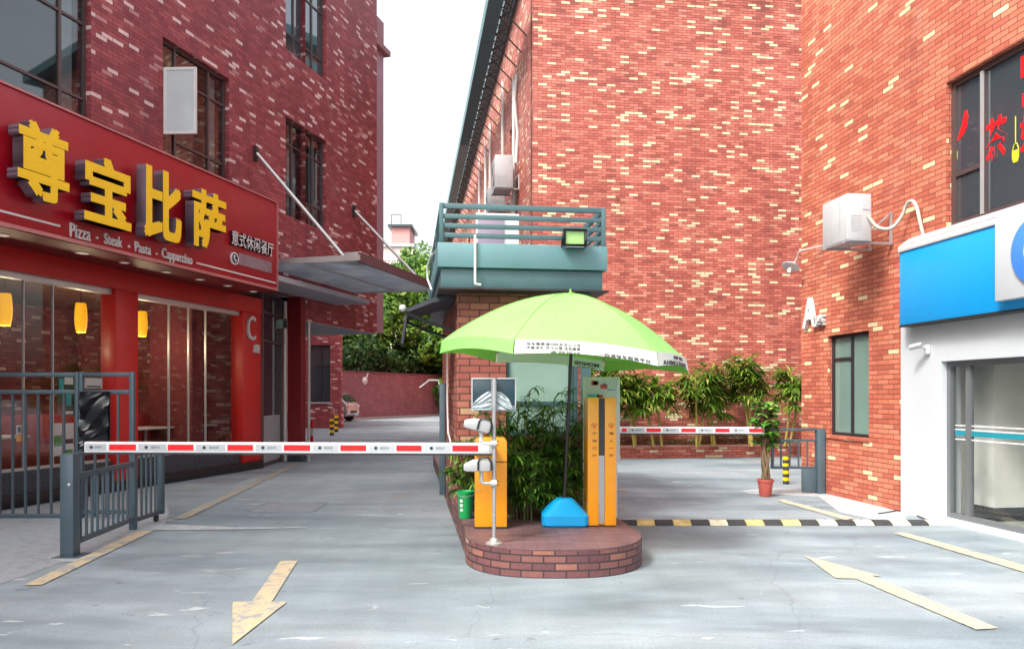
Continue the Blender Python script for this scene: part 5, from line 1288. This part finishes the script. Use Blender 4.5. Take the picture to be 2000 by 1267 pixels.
def crown_mesh(seed, n, rx, rz, leaf, clumps=26):
    r = random.Random(seed); mb = MB(); cl = []
    for k in range(clumps):
        d = Vector((r.gauss(0, 1), r.gauss(0, 1), r.gauss(0, 1))).normalized(); rad = r.uniform(.45, .95)
        cl.append((Vector((d.x*rx*rad, d.y*rx*rad, d.z*rz*rad)), r.uniform(.28, .5)*rx))
    for k in range(n):
        c, cr = cl[r.randrange(clumps)]; d = Vector((r.gauss(0, 1), r.gauss(0, 1), r.gauss(0, 1))).normalized()
        p = c+d*cr*(r.random()**.45); nrm = (d+Vector((r.uniform(-.8, .8), r.uniform(-.8, .8), r.uniform(-.2, .9)))).normalized()
        u = nrm.orthogonal().normalized(); u = (Matrix.Rotation(r.random()*6.28, 3, nrm) @ u); v_ = nrm.cross(u); L = leaf*r.uniform(.6, 1.3)
        i = len(mb.v); mb.v += [p-u*L*.5, p+v_*L*.24, p+u*L*.5, p-v_*L*.24]; mb.f.append((i, i+1, i+2, i+3)); mb.m.append(0)
    return mb, cl
def tree(label, x, y, h, rx, rz, seed, n=9000, leaf=.5):
    t = thing('tree', label, 'tree', (x, y, 0), 'trees beyond the boundary wall')
    mb, cl = crown_mesh(seed, n, rx, rz, leaf); cz = h-rz*1.15
    for v_ in mb.v: v_ += Vector((x, y, cz))
    mb.build('crown', M['leaf_tree'], t)
    tm = MB(); r = random.Random(seed); tm.tube([(x, y, 0), (x+.1, y, cz*.5), (x, y, cz+rz*.3)], [.28, .2, .1], 9)
    for c, cr in cl[:12]: tm.tube([(x+.05, y, cz*.75), (x+c.x*.5, y+c.y*.5, cz+c.z*.3), (x+c.x, y+c.y, cz+c.z)], [.09, .06, .03], 6)
    tm.build('trunk', M['bark'], t, smooth=60)
    return t
TS = [(-12.6, 58, 11.6, 4.2, 5.0, 'broad leafy tree above the wall, nearest the maroon building'),
      (-8.6, 60, 12.6, 3.6, 5.2, 'bright leafy tree above the middle of the boundary wall'),
      (-5.8, 66, 14.0, 3.2, 5.2, 'leafy tree seen left of the dark awning'),
      (-4.0, 60, 9.0, 2.8, 3.8, 'tree whose crown shows between the awning and the umbrella'),
      (-8.3, 72, 18.8, 4.0, 6.5, 'tallest tree, top poking up left of the teal balcony'),
      (-15.5, 54, 8.6, 3.0, 3.5, 'dark tree low behind the annex corner')]
for i, (x, y, h, rx, rz, lab) in enumerate(TS): tree(lab, x, y, h, rx, rz, 90+i)
# dark hedge along the inner side of the wall
mb = MB(); r = random.Random(5)
for k in range(14000):
    a = r.uniform(-8, BWL+5); w_ = r.uniform(-3.2, -.5); z = 1.5+3.4*r.random()**.8+.5*math.sin(a*.9)+.3*math.sin(a*2.3); p = BWf.p(a, w_, z)
    nrm = rdir(r, .3); u = nrm.orthogonal().normalized(); u = Matrix.Rotation(r.random()*6.28, 3, nrm) @ u; v_ = nrm.cross(u); L = r.uniform(.3, .6)
    i = len(mb.v); mb.v += [p-u*L*.5, p+v_*L*.24, p+u*L*.5, p-v_*L*.24]; mb.f.append((i, i+1, i+2, i+3)); mb.m.append(0)
tag(mb.build('shrubbery', M['leaf_hedge'], None, loc=BWf.p(9, -1.5, 1.5)), 'dense dark shrubbery along the top of the boundary wall', 'shrubbery', kind='stuff')

# silver car nosing out behind the annex
cx, cy = (659-1000)/F*46.6, 46.6; hd = Fr((cx, cy), (1, -.25))
CR = thing('parked_car', 'silver grey car parked behind the annex with only its nose showing', 'car', (cx, cy, 0))
prof = [(-3.4, .42), (-3.4, .7), (-3.2, .95), (-2.4, 1.08), (-1.7, 1.6), (-.6, 1.74), (.25, 1.70), (.62, 1.42), (.98, 1.12), (1.08, .78), (1.06, .4), (.9, .3), (-3.1, .3)]
mb = MB(); mb.prism([hd.p(u, .86, z) for u, z in prof], Vector((*hd.n, 0))*-1.72); mb.build('body', mat('silver_car_paint', S(190, 196, 204), .25, .4, coat=.8), CR, bevel=.09, smooth=50, seg=3)
mb = MB()
for pts in ([(-2.2, 1.1), (-1.65, 1.5), (-.9, 1.6), (-.9, 1.1)], [(-.8, 1.1), (-.8, 1.6), (.1, 1.56), (.46, 1.3), (.5, 1.12)]):
    for w_ in (.862, -.872): mb.prism([hd.p(u, w_, z) for u, z in pts], Vector((*hd.n, 0))*.012)
mb.build('side_window', M['pane_dark'], CR)
mb = MB(); mb.face([hd.p(.36, -.68, 1.63), hd.p(.36, .68, 1.63), hd.p(.92, .72, 1.19), hd.p(.92, -.72, 1.19)])
for v_ in mb.v: v_ += Vector((.03, 0, .02))
mb.build('windscreen', M['pane_dark'], CR)
for u in (.36, -2.45):
    for w_ in (.74, -.94):
        q = hd.p(u, w_, .33); ax = (Vector((*hd.d, 0)), Vector((0, 0, 1)), Vector((*hd.n, 0)))
        o = MB().lathe(q, [(.2, .0), (.31, 0), (.33, .03), (.33, .17), (.31, .2), (.2, .2)], 28, ax=ax).build('wheel', M['rubber'], CR, smooth=40)
        MB().lathe(q, [(.2, .17), (.16, .19), (.05, .18), (0, .2)], 20, ax=ax).build('rim', M['silver'], o, smooth=40)
for w_ in (.55, -.75): MB().box(hd, .98, 1.1, w_, w_+.25, .82, 1.0).build('headlight', M['white'], CR, bevel=.02)
MB().box(hd, 1.02, 1.1, -.4, .4, .5, .66).build('grille', M['black'], CR, bevel=.01)

# far pink house on the skyline
fx0, fx1, fy_ = (762-1000)/F*95, (812-1000)/F*95, 95
FH = thing('far_house', 'small pink rendered rooftop house far off above the trees', 'house', ((fx0+fx1)/2, fy_+3, 0))
zb, zt = H+(771-482)/F*95, H+(771-450)/F*95
MB().wbox(fx0-4, fx1-.3, fy_, fy_+9, 0, zb).build('wall', M['cream'], FH)
MB().wbox(fx0-4.2, fx1-.1, fy_-.3, fy_+9.2, zb+.003, zb+.35).build('ledge', M['soffit'], FH)
MB().wbox(fx0, fx1-.9, fy_+1, fy_+6, zb+.353, zt+.6).build('upper_wall', M['pink_render'], FH)
MB().wbox(fx0-.4, fx1-.5, fy_+.6, fy_+6.4, zt+.603, zt+.9).build('roof', M['plinth'], FH)
mb = MB()
for k in range(12): u = fx0-3.6+.55*k; mb.tube([(u, fy_-.1, zb-3), (u, fy_-.1, zb-1.6)], .05, 6)
mb.tube([(fx0-3.8, fy_-.1, zb-1.6), (fx1-.4, fy_-.1, zb-1.6)], .06, 6); mb.build('railing', M['white'], FH)
mb = MB(); mb.tube([(fx0, fy_+1, zt+.9), (fx0, fy_+1, zt+2.2)], .05, 6); mb.tube([(fx0+1.2, fy_+1, zt+.9), (fx0+1.2, fy_+1, zt+2.2)], .05, 6); mb.tube([(fx0, fy_+1, zt+2.2), (fx0+1.2, fy_+1, zt+2.2)], .05, 6); mb.build('antenna_frame', M['frame'], FH)
